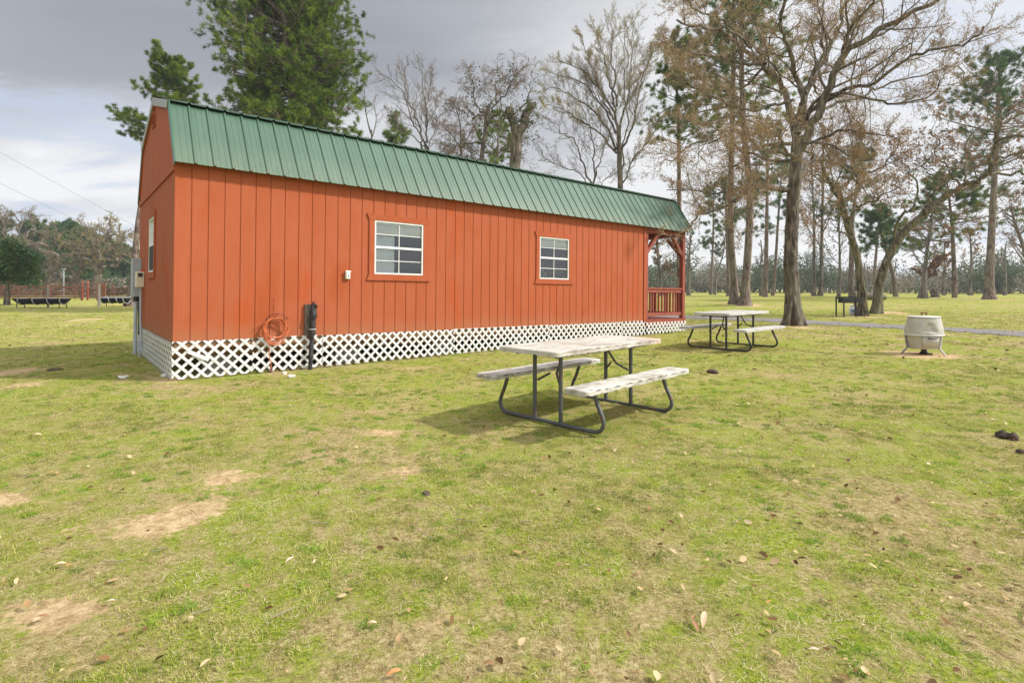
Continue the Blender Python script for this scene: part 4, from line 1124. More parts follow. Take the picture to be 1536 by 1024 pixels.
# prominent single leaves near the camera
def big_leaf(label, px, py, L, a, col, tilt=.25, seed=0):
    L *= .72; g = gpt(px, py); mb = MB(); rg = np.random.default_rng(seed); n = 8; vs = []
    for k in range(n+1):
        t = k/n; L = L; w = L*.19*math.sin(math.pi*min(1, t*.97+.03))**.8; z = .018+.10*L*math.sin(math.pi*t)+tilt*L*t
        for s_ in (-1, 0, 1): vs.append((L*(t-.5), s_*w, z+abs(s_)*w*.35))
    fs = []
    for k in range(n): fs += [(3*k, 3*k+1, 3*k+4, 3*k+3), (3*k+1, 3*k+2, 3*k+5, 3*k+4)]
    mb.add(vs, fs, 0, True); o = mb.build('dead_leaf', col); o.location = g; o.rotation_euler = (0, 0, R(a)); tag(o, label, 'leaf', 'single fallen leaves near the camera')
L_tan = simple('tan_leaf', (.56, .38, .22), (.68, .50, .33), 20, .7); L_or = simple('orange_leaf', (.50, .20, .07), (.62, .28, .10), 20, .6); L_br = simple('brown_leaf', (.24, .11, .055), (.33, .17, .09), 20, .7); L_pk = simple('pink_tan_leaf', (.62, .42, .31), (.70, .52, .40), 20, .7)
for args in [('pale tan leaf standing upright in a small tuft at the lower right', 1056, 942, .085, 62, L_tan, .55),
 ('brown curled leaf touching the upright pale leaf at the lower right', 1043, 948, .07, 100, L_br, .3),
 ('bright orange brown leaf at the very bottom edge of the lawn', 591, 1018, .075, 20, L_or, .1),
 ('pinkish tan leaf lying alone left of the lawn centre', 435, 846, .065, 50, L_pk, .2),
 ('small pale leaf just right of the lone pinkish leaf', 472, 848, .04, 80, L_pk, .2),
 ('tan leaf on the worn grass at the bottom, above the orange leaf', 558, 942, .06, -15, L_tan, .15),
 ('tan curled leaf at the bottom right of the orange leaf', 733, 1004, .065, -40, L_br, .2),
 ('pale leaf on the grass at the bottom right, alone', 1221, 982, .05, -20, L_pk, .15),
 ('small orange leaf on the lower right lawn above the pale leaf', 1153, 909, .035, 10, L_or, .1),
 ('pair-sized pale tan leaf on the upper left lawn', 53, 657, .15, 12, L_tan, .08),
 ('wide tan leaf near the earth patch at the left', 89, 853, .08, 15, L_tan, .1),
 ('orange tan leaf lying next to the wide tan leaf', 101, 854, .045, 30, L_or, .1),
 ('dark brown leaf lying flat below the earth patch', 370, 886, .06, -10, L_br, .05),
 ('brown leaf on bare soil at the lower left corner', 62, 933, .07, 15, L_br, .1),
 ('tan round leaf on bare soil at the lower left', 166, 908, .05, 10, L_pk, .1),
 ('dark brown curled leaf flat on the lawn right of centre', 1154, 785, .055, -20, L_br, .1)]: big_leaf(*args, seed=len(args[0]))
# ================================================================= TREES
def nrm(v): return v/np.maximum(np.linalg.norm(v, axis=-1, keepdims=True), 1e-9)
def resample(pl, P):
    pl = np.array([tuple(p) for p in pl], float)
    # Catmull-Rom densify, then even spacing
    q = []
    for k in range(len(pl)-1):
        p0 = pl[max(k-1, 0)]; p1 = pl[k]; p2 = pl[k+1]; p3 = pl[min(k+2, len(pl)-1)]
        for t in np.linspace(0, 1, 8, endpoint=False):
            q.append(.5*(2*p1+(p2-p0)*t+(2*p0-5*p1+4*p2-p3)*t*t+(3*p1-p0-3*p2+p3)*t**3))
    q.append(pl[-1]); q = np.array(q)
    d = np.r_[0, np.cumsum(np.linalg.norm(np.diff(q, axis=0), axis=1))]
    s = np.linspace(0, d[-1], P)
    return np.stack([np.interp(s, d, q[:, i]) for i in range(3)], 1)
def grow(rg, pts, rad, k, t0, t1, lf, ang, P=6, wig=.18, up=.03, rs=.6, rend=.35, lmin=0, taper_len=.5, plen=None, rmin=.004):
    N_, Pp = pts.shape[:2]
    L = np.linalg.norm(np.diff(pts, axis=1), axis=2).sum(1) if plen is None else plen
    t = t0+(t1-t0)*(np.arange(k)[None, :]+rg.random((N_, k)))/k
    f = t*(Pp-1); i = np.minimum(f.astype(int), Pp-2); w = (f-i)[..., None]
    ar = np.arange(N_)[:, None]
    p = pts[ar, i]*(1-w)+pts[ar, i+1]*w; tg = nrm(pts[ar, i+1]-pts[ar, i])
    r = (rad[ar, i]*(1-w[..., 0])+rad[ar, i+1]*w[..., 0])*rs*(.7+.5*rg.random(t.shape))
    rv = rg.normal(size=tg.shape); rv = nrm(rv-tg*(rv*tg).sum(-1, keepdims=True))
    a = np.radians(ang*(.65+.7*rg.random(t.shape)))[..., None]
    d = nrm(np.cos(a)*tg+np.sin(a)*rv+np.array([0, 0, up*2]))
    ln = L[:, None]*lf*(1-taper_len*t)*(.6+.7*rg.random(t.shape)); ln = np.maximum(ln, lmin)
    M_ = N_*k; p = p.reshape(M_, 3); d = d.reshape(M_, 3); ln = ln.reshape(M_); r = np.maximum(r.reshape(M_), rmin)
    out = np.zeros((M_, P, 3)); out[:, 0] = p; step = (ln/(P-1))[:, None]
    for j in range(1, P):
        d = nrm(d+wig*rg.normal(size=d.shape)+np.array([0, 0, up])); out[:, j] = out[:, j-1]+d*step
    rr = r[:, None]*np.linspace(1, rend, P)[None, :]
    return out, rr
def tubes(sets):
    """list of (pts, rad, n, matindex) -> verts, quads, qmat"""
    V = []; Q = []; QM = []; off = 0
    for pts, rad, n, mi in sets:
        M_, P = pts.shape[:2]
        if M_ == 0: continue
        tg = np.zeros_like(pts); tg[:, 1:-1] = pts[:, 2:]-pts[:, :-2]; tg[:, 0] = pts[:, 1]-pts[:, 0]; tg[:, -1] = pts[:, -1]-pts[:, -2]
        tg = nrm(tg); mean = nrm(pts[:, -1]-pts[:, 0])
        ref = np.where(np.abs(mean[:, 2:3]) > .8, np.array([[1., 0, 0]]), np.array([[0, 0, 1.]]))[:, None, :]
        a = nrm(np.cross(tg, ref)); b = np.cross(tg, a)
        q = 2*np.pi*np.arange(n)/n
        ring = pts[:, :, None, :]+(a[:, :, None, :]*np.cos(q)[:, None]+b[:, :, None, :]*np.sin(q)[:, None])*rad[:, :, None, None]
        V.append(ring.reshape(-1, 3))
        i = (np.arange(M_)[:, None, None]*P+np.arange(P-1)[None, :, None])*n; j = np.arange(n)[None, None, :]; j2 = (j+1) % n
        Q.append(np.stack([i+j, i+j2, i+n+j2, i+n+j], -1).reshape(-1, 4)+off); QM.append(np.full(M_*(P-1)*n, mi))
        off += M_*P*n
    return np.concatenate(V), np.concatenate(Q), np.concatenate(QM)
def leaves_on(rg, pts, per, size, jit=.05, droop=0):
    """small two-triangle leaves scattered along twigs"""
    M_, P = pts.shape[:2]; n = int(M_*per)
    if n == 0: return np.zeros((0, 3)), np.zeros((0, 4), int)
    i = rg.integers(0, M_, n); t = rg.random(n)**.7*(P-1); k = np.minimum(t.astype(int), P-2); w = (t-k)[:, None]
    c = pts[i, k]*(1-w)+pts[i, k+1]*w+rg.normal(size=(n, 3))*jit
    a = nrm(rg.normal(size=(n, 3))+np.array([0, 0, -droop])); b = nrm(np.cross(a, rg.normal(size=(n, 3))))
    s = size*(.6+.8*rg.random(n))[:, None]
    v = np.stack([c-a*s*.5, c+b*s*.28, c+a*s*.5, c-b*s*.28], 1).reshape(-1, 3)
    return v, np.arange(n*4).reshape(-1, 4)
def join(parts):
    V = []; Q = []; QM = []; off = 0
    for v, q, m_ in parts:
        if len(v) == 0: continue
        V.append(v); Q.append(q+off); QM.append(np.broadcast_to(m_, (len(q),))); off += len(v)
    return np.concatenate(V), np.concatenate(Q), np.concatenate(QM)
def flare(rad, pts, base_r, h=.9):
    z = pts[:, 2]-pts[0, 2]; return np.maximum(rad, rad+(base_r-rad[0])*np.exp(-z/h*2.2))

TREES = []
def bare_tree(name, label, trunk, limbs, seed, bark, twig, leaf=None, levels=((9, .42, 48), (7, .45, 45), (6, .5, 45)), leafn=1.2, lsize=.05, base=(0, 0), wig=.2, up=.03, twr=.006, group=None, kink=.05, cat='tree', sub_t=.25, ljit=.05, extra_leaf=None, rfac=.5, tw_levels=1, ivy=None):
    """trunk: (world points, r0, r1); limbs: list of (world points, r0, r1)"""
    rg = np.random.default_rng(seed)
    root = Vector(trunk[0][0]); o = empty(name, loc=root); tag(o, label, cat, group)
    main = []
    for k, (pl, r0, r1) in enumerate([trunk]+list(limbs)):
        P = 26; pts = resample(pl, P); L = np.linalg.norm(pts[-1]-pts[0])
        nz = np.cumsum(rg.normal(size=(P, 3)), axis=0); nz -= np.linspace(0, 1, P)[:, None]*nz[-1]; w = kink*(.12 if k == 0 else 1)
        pts = pts+nz*L*w*.035*np.minimum(1, np.arange(P)/3.)[:, None]
        rad = r0+(r1-r0)*np.linspace(0, 1, P)**.85
        if k == 0 and base[0]: rad = flare(rad, pts, base[0], base[1])
        main.append((pts[None], rad[None]))
    off = np.array(root)
    sets = [(p-off, r, 28 if k == 0 else 12, 0) for k, (p, r) in enumerate(main)]
    if len(main) > 1: cp = np.concatenate([p for p, r in main[1:]]); cr = np.concatenate([r for p, r in main[1:]])
    else: cp, cr = main[0]
    tsets = []; cur = (cp, cr); allv = [cur]
    for li, (k, lf, ang) in enumerate(levels):
        last = li == len(levels)-1
        P = 7 if li == 0 else (6 if not last else 4)
        nx_ = grow(rg, cur[0], cur[1], k, sub_t if li == 0 else .15, 1.0, lf, ang, P=P, wig=wig*(1 if not last else 1.2), up=up, rs=rfac if li == 0 else .6, rend=.3, rmin=twr*(1 if last else 1.4))
        if li == 0: sets.append((nx_[0]-off, nx_[1], 7, 0)); 
        else: tsets.append((nx_[0]-off, nx_[1], 4 if not last else 3, 0))
        cur = nx_
    if not tsets: tsets = [(cur[0]-off, cur[1], 3, 0)]
    V, Q, QM = tubes(sets)
    # buttressed, uneven foot
    k = 26*28; b_ = V[:k]; ax = main[0][0][0]-off; cen = np.repeat(ax, 28, 0); th = np.arctan2((b_-cen)[:, 1], (b_-cen)[:, 0]); zz_ = np.clip(b_[:, 2], 0, None)
    f = 1+(.20*np.sin(5*th+seed)+.10*np.sin(9*th+seed*2))*np.exp(-zz_*2.2)+.035*np.sin(7*th+zz_*1.2+seed)
    V[:k, :2] = cen[:, :2]+(b_-cen)[:, :2]*f[:, None]
    array_mesh('trunk', V, quads=Q, qmat=QM, mats=[bark], parent=o)
    parts = [tubes(tsets)]
    mats = [twig]
    if leaf is not None:
        v, q = leaves_on(rg, cur[0]-off, leafn, lsize, ljit); parts.append((v, q, 1)); mats.append(leaf)
    if extra_leaf is not None:
        v, q = leaves_on(rg, cur[0][rg.random(len(cur[0])) < .5]-off, extra_leaf[1], extra_leaf[2], ljit*1.5); parts.append((v, q, len(mats))); mats.append(extra_leaf[0])
    V, Q, QM = join(parts)
    array_mesh('crown', V, quads=Q, qmat=QM, mats=mats, parent=o)
    if ivy is not None:
        v, q = leaves_on(rg, np.concatenate([p for p, r in main])-off, ivy[1], ivy[2], ivy[3]); array_mesh('ivy', v, quads=q, mats=[ivy[0]], parent=o)
    TREES.append(o); return o
def S(dr, *px, Y):
    """limb from photo pixels at distance Y, drifting dr metres in depth along its length"""
    n = len(px); return [at(a, b, Y+dr*(k/(n-1))) for k, (a, b) in enumerate(px)]

def needles(rg, c, d, K, L, w):
    """K thin needles per clump at c, spread about direction d"""
    M_ = len(c); dd = nrm(d[:, None, :]*.7+rg.normal(size=(M_, K, 3))*.62)
    s = nrm(np.cross(dd, rg.normal(size=(M_, K, 3))))*w*.5
    l = L*(.7+.5*rg.random((M_, K)))[..., None]; cc = c[:, None, :]+rg.normal(size=(M_, K, 3))*L*.10
    v = np.stack([cc-s, cc+s, cc+dd*l+s*.3, cc+dd*l-s*.3], 2).reshape(-1, 3)
    return v, np.arange(M_*K*4).reshape(-1, 4)
def pine(name, label, trunk, r0, r1, crown, seed, nb=60, sub=7, K=9, L=.26, w=.03, leaf=None, bark=None, base=(0, 1), group=None, bl=None, clump=5, drop=.0, twig=None, flat=.15, gaps=.0):
    """crown: (z fraction where it starts, radius function of fraction 0..1 in the crown)"""
    rg = np.random.default_rng(seed); root = Vector(trunk[0]); off = np.array(root)
    o = empty(name, loc=root); tag(o, label, 'tree', group)
    P = 30; pts = resample(trunk, P); L_ = np.linalg.norm(pts[-1]-pts[0])
    rad = r0+(r1-r0)*np.linspace(0, 1, P)**1.1
    if base[0]: rad = flare(rad, pts, base[0], base[1])
    t = crown[0]+(1-crown[0])*(np.arange(nb)+rg.random(nb))/nb; t = np.minimum(t, .995)
    f = t*(P-1); i = np.minimum(f.astype(int), P-2); wq = (f-i)[:, None]; p = pts[i]*(1-wq)+pts[i+1]*wq
    h = (t-crown[0])/(1-crown[0]); R_ = np.array([crown[1](x) for x in h])*(.55+.6*rg.random(nb))
    az = rg.random(nb)*2*np.pi
    if gaps: # leave sectors of some heights empty so the crown breaks into plates
        keep = vnoise(np.cos(az)*1.6+h*5, np.sin(az)*1.6+h*9, seed) > gaps; p, R_, az, h = p[keep], R_[keep], az[keep], h[keep]
    el = np.radians(5+35*h+12*rg.normal(size=len(h)))
    d = np.stack([np.cos(az)*np.cos(el), np.sin(az)*np.cos(el), np.sin(el)], 1)
    PB = 8; B = np.zeros((len(p), PB, 3)); B[:, 0] = p
    for j in range(1, PB):
        d = nrm(d+.13*rg.normal(size=d.shape)+np.array([0, 0, .03 if j > 3 else -.03-drop])); B[:, j] = B[:, j-1]+d*(R_/(PB-1))[:, None]
    br = (np.clip(R_*.016, .02, .09))[:, None]*np.linspace(1, .25, PB)[None]
    S2, r2 = grow(rg, B, br, sub, .16, 1.0, .38, 50, P=5, wig=.15, up=.05, rs=.5, taper_len=.45, rmin=.008)
    sets = [(pts[None]-off, rad[None], 14, 0), (B-off, br, 5, 0)]
    V, Q, QM = tubes(sets); array_mesh('trunk', V, quads=Q, qmat=QM, mats=[bark or M_barkp], parent=o)
    # clumps along the outer part of the sprays
    n = int(len(S2)*clump); k = rg.integers(0, len(S2), n); tt = 1.3+rg.random(n)**.45*2.69; ki = np.minimum(tt.astype(int), 3); ww = (tt-ki)[:, None]
    c = S2[k, ki]*(1-ww)+S2[k, ki+1]*ww; dd = nrm(S2[k, ki+1]-S2[k, ki]+np.array([0, 0, .18])*np.linalg.norm(S2[k, ki+1]-S2[k, ki], axis=1)[:, None])
    c = c+rg.normal(size=c.shape)*.05
    v, q = needles(rg, c-off, dd, K, L, w)
    tv, tq, tm = tubes([(S2-off, r2, 3, 0)])
    V, Q, QM = join([(tv, tq, 0), (v, q, 1)])
    array_mesh('crown', V, quads=Q, qmat=QM, mats=[twig or M_twig, leaf or M_needle], parent=o)
    TREES.append(o); return o

# ---- the split-trunk oak in the middle distance
g = gpt(1190, 488); Y = g.y; rr = lambda px: px/810*Y
tr = [g-Vector((0, 0, .15)), at(1190, 455, Y), at(1188, 400, Y), at(1190, 340, Y), at(1191, 290, Y), at(1195, 240, Y), at(1198, 205, Y)]
limbs = [
 (S(-2, (1200, 225), (1212, 180), (1235, 135), (1262, 92), (1300, 58), (1345, 28), (1400, -5), (1450, -30), Y=Y), .24, .05),
 (S(1.5, (1196, 215), (1188, 165), (1175, 120), (1150, 95), (1125, 72), (1092, 48), (1050, 38), (1015, 30), Y=Y), .19, .04),
 (S(1.5, (1196, 200), (1200, 150), (1212, 110), (1232, 70), (1262, 30), (1285, -20), Y=Y), .19, .05),
 (S(-1.5, (1196, 180), (1190, 130), (1178, 80), (1172, 35), (1176, -20), Y=Y), .14, .05),
 (S(-2.5, (1212, 170), (1250, 140), (1300, 125), (1340, 100), (1385, 78), (1440, 60), (1475, 40), Y=Y), .11, .03),
 (S(-2.5, (1203, 195), (1240, 148), (1290, 145), (1345, 155), (1395, 140), (1410, 120), Y=Y), .10, .02),
 (S(2.0, (1214, 165), (1260, 150), (1320, 120), (1380, 105), (1430, 110), (1455, 122), Y=Y), .09, .02),
 (S(-3., (1188, 286), (1160, 280), (1120, 286), (1085, 304), (1050, 330), (1032, 350), Y=Y), .14, .02),
 (S(1.5, (1185, 285), (1150, 283), (1110, 284), (1070, 290), (1030, 290), (1000, 285), Y=Y), .11, .02),
 (S(-2.5, (1193, 215), (1160, 210), (1130, 200), (1110, 190), (1070, 215), (1035, 230), (1000, 240), Y=Y), .10, .02),
 (S(-1.5, (1190, 150), (1150, 165), (1110, 170), (1070, 160), (1030, 130), (1000, 115), Y=Y), .08, .02),
 (S(2, (1200, 262), (1230, 245), (1262, 250), (1290, 270), (1310, 300), Y=Y), .09, .02),
 (S(-2, (1207, 215), (1240, 210), (1270, 195), (1310, 200), (1350, 210), Y=Y), .08, .02),
 (S(1, (1208, 140), (1225, 90), (1228, 40), (1240, -15), Y=Y), .09, .03),
 (S(2, (1150, 95), (1110, 100), (1070, 85), (1020, 75), (990, 60), Y=Y), .08, .02),
 (S(-2, (1262, 92), (1275, 50), (1305, 10), (1320, -25), Y=Y), .10, .03),
 (S(-3, (1192, 240), (1170, 225), (1150, 235), (1120, 250), (1090, 245), Y=Y), .08, .02),
 (S(-4, (1193, 235), (1180, 205), (1165, 185), (1140, 180), Y=Y), .08, .02),
 (S(3, (1193, 240), (1160, 240), (1110, 225), (1060, 190), (1020, 180), Y=Y), .09, .02),
 (S(-2, (1200, 215), (1235, 215), (1275, 235), (1310, 240), Y=Y), .07, .02),
 (S(2, (1150, 95), (1120, 130), (1080, 130), (1040, 105), (1010, 95), Y=Y), .06, .02),
 (S(-2, (1125, 72), (1090, 25), (1050, 5), (1010, -15), Y=Y), .07, .02),
]
oak = bare_tree('oak_tree', 'big spreading bare oak with a hollow at its thick trunk base', (tr, .215, .185), [(a, b*.66, c*.8) for a, b, c in limbs], 11, M_bark, M_twigo, M_tassel,
  levels=((17, .35, 52), (10, .46, 50), (10, .50, 45)), leafn=.85, lsize=.048, base=(.45, 1.0), wig=.15, twr=.0048, kink=.3, rfac=.40)
M_hollow = simple('hollow_shade', (.02, .014, .01), (.09, .055, .035), 9, .95, bs=.6)  # near-black colour paints the shade inside the cleft onto a solid tube
fx = Vector((-g.x, -g.y, 0)).normalized(); sx_ = Vector((-fx.y, fx.x, 0))      # the cleft opens towards the yard
def hp(a, out, z): return fx*out+sx_*a+Vector((0, 0, z))
mb = MB(); mb.tube([hp(.0, .30, -.05), hp(.01, .34, .12), hp(.0, .31, .4), hp(-.01, .26, .75), hp(.0, .20, 1.05)], [.10, .105, .075, .045, .012], 10); mb.build('hollow', M_hollow, oak)
for s_ in (-1, 1):
    mb = MB(); mb.tube([hp(.21*s_, .34, -.1), hp(.17*s_, .335, .15), hp(.12*s_, .30, .45), hp(.065*s_, .255, .80), hp(.01*s_, .19, 1.15)], [.11, .095, .075, .05, .03], 10); mb.build('hollow_lip', M_bark, oak)

# ---- the two leaning oaks by the grill
g = gpt(1294, 474); Y = g.y
tr = [g-Vector((0, 0, .15)), at(1293, 440, Y), at(1288, 400, Y), at(1278, 360, Y), at(1268, 330, Y), at(1262, 300, Y), at(1255, 275, Y)]
limbs = [
 (S(-2, (1266, 320), (1258, 290), (1248, 262), (1230, 240), (1205, 228), Y=Y), .15, .03),
 (S(2, (1262, 305), (1268, 270), (1260, 235), (1275, 200), (1270, 160), Y=Y), .13, .03),
 (S(-2, (1270, 340), (1290, 315), (1310, 300), (1335, 292), (1350, 280), Y=Y), .09, .02),
 (S(2.5, (1262, 300), (1240, 275), (1215, 262), (1180, 262), Y=Y), .10, .02),
 (S(-2.5, (1276, 358), (1255, 345), (1235, 335), (1215, 338), Y=Y), .06, .02),
 (S(-1, (1268, 280), (1295, 262), (1320, 262), (1345, 235), (1350, 205), Y=Y), .09, .02),
 (S(1, (1262, 250), (1240, 215), (1232, 185), (1240, 150), Y=Y), .08, .02)]
bare_tree('oak_tree', 'left one of the two leaning oaks, trunk bending left above the black grill', (tr, .165, .12), [(a, b*.72, c*.8) for a, b, c in limbs], 21, M_barkm, M_twigo, M_brownleaf,
  levels=((12, .44, 50), (9, .48, 48), (8, .5, 45)), leafn=.45, lsize=.10, base=(.29, .8), twr=.006, kink=.7, wig=.16, rfac=.38)
g = gpt(1314, 470); Y = g.y
tr = [g-Vector((0, 0, .15)), at(1320, 440, Y), at(1330, 400, Y), at(1345, 370, Y), at(1362, 345, Y), at(1378, 330, Y), at(1400, 310, Y), at(1425, 290, Y)]
limbs = [
 (S(-3, (1415, 296), (1445, 276), (1475, 264), (1492, 240), (1502, 220), (1525, 208), (1550, 200), Y=Y), .18, .05),
 (S(2, (1485, 262), (1510, 262), (1545, 280), (1575, 300), Y=Y), .09, .03),
 (S(-1, (1345, 368), (1358, 330), (1372, 300), (1365, 270), (1350, 250), (1330, 240), Y=Y), .10, .02),
 (S(2, (1398, 312), (1412, 330), (1430, 345), (1450, 350), Y=Y), .06, .015),
 (S(-2, (1440, 280), (1425, 250), (1420, 220), (1400, 190), Y=Y), .07, .02),
 (S(2, (1455, 274), (1462, 240), (1450, 205), (1465, 170), Y=Y), .07, .02),
 (S(-2, (1492, 242), (1515, 225), (1545, 230), (1580, 225), Y=Y), .08, .02),
 (S(-2, (1500, 222), (1495, 195), (1515, 165), (1530, 150), Y=Y), .08, .02),
 (S(-3, (1380, 328), (1395, 290), (1390, 255), (1400, 235), Y=Y), .07, .02),
 (S(3, (1540, 275), (1542, 305), (1555, 330), Y=Y), .05, .02)]
bare_tree('oak_tree', 'oak leaning far right on a slanting mossy trunk, with rusty dead leaves', (tr, .20, .14), [(a, b*.75, c*.8) for a, b, c in limbs], 31, M_barkm, M_twig, M_brownleaf,
  levels=((10, .42, 52), (8, .48, 48), (7, .5, 45)), leafn=.7, lsize=.11, base=(.33, .8), twr=.0065, kink=.7, wig=.17, rfac=.38)

# ---- pine pair
cr = lambda a, b: (lambda h: a*(1-h)**.6*(h*4+.35 if h < .16 else 1)+b)
g = gpt(1102, 456); Y = g.y
pine('pine_tree', 'tall pine with a straight trunk, left one of the close pine pair', [g-Vector((0,0,.2)), at(1101, 420, Y), at(1096, 340, Y), at(1098, 200, Y), at(1101, 60, Y), at(1100, -70, Y)], 10*Y/1620, .10, (.56, lambda h: 4.6*(1-h)**.5+.4), 41, nb=60, sub=6, K=15, clump=8, L=.27, w=.024, base=(.50, 1.2), leaf=M_needled, gaps=.3)
g = gpt(1117, 458); Y = g.y
pine('pine_tree', 'tall pine leaning slightly right, right one of the close pine pair', [g-Vector((0,0,.2)), at(1119, 420, Y), at(1124, 340, Y), at(1124, 280, Y), at(1115, 180, Y), at(1112, 60, Y), at(1114, -60, Y)], 12*Y/1620, .10, (.52, lambda h: 4.4*(1-h)**.5+.4), 42, nb=60, sub=6, K=15, clump=8, L=.27, w=.024, base=(.55, 1.2), leaf=M_needle, gaps=.3)
# ---- pine at far right, crown cut by the frame
g = gpt(1484, 449); Y = g.y
pine('pine_tree', 'tall straight pine near the right edge with its crown above the slanting oak limb', [g-Vector((0,0,.2)), at(1485, 400, Y), at(1489, 320, Y), at(1492, 260, Y), at(1496, 180, Y), at(1500, 95, Y)], 11*Y/1620, .10, (.53, lambda h: 5.0*(1-h)**.45+.6), 43, nb=66, sub=7, K=15, clump=8, L=.27, w=.024, base=(.58, 1.2), leaf=M_needled, gaps=.28)
# ---- pine just behind the porch roof
Y = 38.; b0 = at(1019, 440, Y); b0.z = float(T(b0.x, b0.y))
pine('pine_tree', 'slender pine rising behind the porch end of the cabin roof', [b0, at(1019, 350, Y), at(1018, 200, Y), at(1014, 110, Y), at(1012, 60, Y)], .20, .07, (.58, lambda h: 2.9*(1-h)**.5+.4), 44, nb=46, sub=7, K=15, clump=9, L=.24, w=.022, leaf=M_needle, gaps=.35)
# ---- the big pine behind the cabin
Y = 31.; b0 = at(452, 470, Y); b0.z = float(T(b0.x, b0.y))
def bigr(h): return 4.25*(.86 if h < .12 else .80+.5*h if h < .40 else (1.0 if h < .8 else (1-h)/.2*.8+.2))
pine('pine_tree', 'huge dense pine towering behind the cabin roof', [b0, at(450, 330, Y), at(446, 200, Y), at(430, 80, Y), at(422, -60, Y), at(420, -110, Y)], .34, .10, (.40, bigr), 45, nb=340, sub=13, K=18, clump=8, L=.20, w=.017, leaf=M_needle, gaps=.16, drop=.01)
# ---- smaller pine left of it, leaning behind the gable
g = gpt(196, 459); Y = g.y
pine('pine_tree', 'smaller pine with open crown peeking over the gable, its grey base left of the cabin', [g-Vector((0,0,.15)), at(200, 420, Y), at(208, 330, Y), at(226, 230, Y), at(246, 155, Y), at(256, 118, Y), at(250, 92, Y)], .23, .06, (.66, lambda h: 2.6*(1-h)**.35+.4), 46, nb=80, sub=10, K=20, clump=8, L=.21, w=.018, leaf=M_needle, base=(.5, 1.3), gaps=.30)
# ---- small pine between the big pine and the bare trees
Y = 44.; b0 = at(598, 440, Y); b0.z = float(T(b0.x, b0.y))
pine('pine_tree', 'small bushy pine showing over the roof right of the huge pine', [b0, at(597, 300, Y), at(596, 215, Y), at(596, 172, Y)], .16, .04, (.58, lambda h: 2.3*(1-h)**.6+.2), 47, nb=34, sub=7, K=9, clump=6, L=.28, w=.035, leaf=M_needle, gaps=.2)
# ---- pines behind the leaning oaks
g = gpt(1432, 446.5); Y = g.y
pine('pine_tree', 'bright green pine with layered boughs between the slanting oak and the right-edge pine', [g-Vector((0,0,.2)), at(1431, 400, Y), at(1428, 340, Y), at(1424, 300, Y), at(1420, 268, Y)], .22, .06, (.48, lambda h: 4.9*(1-h)**.5+.4), 48, nb=40, sub=7, K=14, clump=10, L=.30, w=.03, leaf=M_needle, gaps=.32)
g = gpt(1277, 445.5); Y = g.y
pine('pine_tree', 'straight slim pine directly behind the black grill', [g-Vector((0,0,.2)), at(1277, 400, Y), at(1279, 330, Y), at(1285, 280, Y), at(1288, 232, Y)], .27, .06, (.52, lambda h: 4.0*(1-h)**.5+.4), 49, nb=40, sub=6, K=14, clump=10, L=.30, w=.03, leaf=M_needled, gaps=.3)

# ---- trees behind the cabin roof
Y = 33.; b0 = at(932, 445, Y); b0.z = float(T(b0.x, b0.y))
tr = [b0, at(931, 340, Y), at(930, 280, Y), at(929, 240, Y), at(928, 215, Y)]
limbs = [
 (S(1, (928, 222), (920, 180), (905, 150), (880, 120), (855, 100), (838, 92), Y=Y), .13, .03),
 (S(-1, (928, 215), (925, 160), (923, 110), (920, 60), (915, 35), Y=Y), .13, .025),
 (S(1, (929, 215), (937, 165), (945, 110), (948, 60), (950, 38), Y=Y), .11, .025),
 (S(-1, (930, 225), (945, 190), (960, 150), (968, 110), (982, 75), Y=Y), .11, .025),
 (S(2, (924, 225), (905, 185), (880, 160), (850, 140), (828, 130), (815, 140), Y=Y), .11, .02),
 (S(0, (920, 180), (905, 140), (890, 100), (878, 65), (868, 50), Y=Y), .09, .02),
 (S(-2, (931, 280), (945, 250), (962, 225), (978, 205), (988, 180), Y=Y), .08, .02),
 (S(2, (926, 160), (912, 115), (900, 70), (893, 42), Y=Y), .09, .02),
 (S(2, (945, 130), (965, 100), (985, 70), (990, 55), Y=Y), .07, .02),
 (S(-2, (925, 230), (900, 200), (865, 180), (835, 165), (812, 160), Y=Y), .10, .02),
 (S(3, (924, 200), (895, 150), (870, 125), (842, 112), (825, 108), Y=Y), .10, .02),
 (S(-2, (933, 290), (938, 240), (940, 190), (938, 140), (935, 80), (940, 45), Y=Y), .09, .02)]
bare_tree('elm_tree', 'tall fan shaped tree with yellowish spring buds behind the middle of the roof', (tr, .20, .15), [(a, b*.72, c*.7) for a, b, c in limbs], 51, M_bark, M_twigg, M_bud,
  levels=((18, .28, 32), (11, .45, 36), (9, .5, 40)), leafn=.95, lsize=.06, wig=.09, up=.06, twr=.005, kink=.25, rfac=.36)
Y = 36.; b0 = at(893, 450, Y); b0.z = float(T(b0.x, b0.y))
tr = [b0, at(892, 340, Y), at(889, 275, Y)]
limbs = [(S(1, (889, 280), (880, 240), (865, 210), (845, 195), (825, 180), Y=Y), .10, .02), (S(-1, (889, 280), (890, 235), (885, 200), (870, 165), (860, 150), Y=Y), .09, .02),
 (S(1, (890, 280), (898, 240), (908, 210), (905, 180), Y=Y), .08, .02), (S(-1, (888, 290), (868, 262), (840, 245), (815, 235), Y=Y), .07, .02), (S(2, (890, 300), (905, 270), (925, 262), (945, 258), Y=Y), .05, .02)]
bare_tree('bare_tree', 'low grey bare tree with arching branches left of the fan shaped tree', (tr, .13, .10), [(a, b*.7, c*.7) for a, b, c in limbs], 52, M_bark, M_twigg, None, levels=((16, .36, 40), (10, .45, 42), (9, .5, 42)), wig=.11, up=.03, twr=.0055, kink=.4, rfac=.36)
Y = 35.; b0 = at(640, 450, Y); b0.z = float(T(b0.x, b0.y))
tr = [b0, at(641, 340, Y), at(641, 270, Y), at(640, 235, Y)]
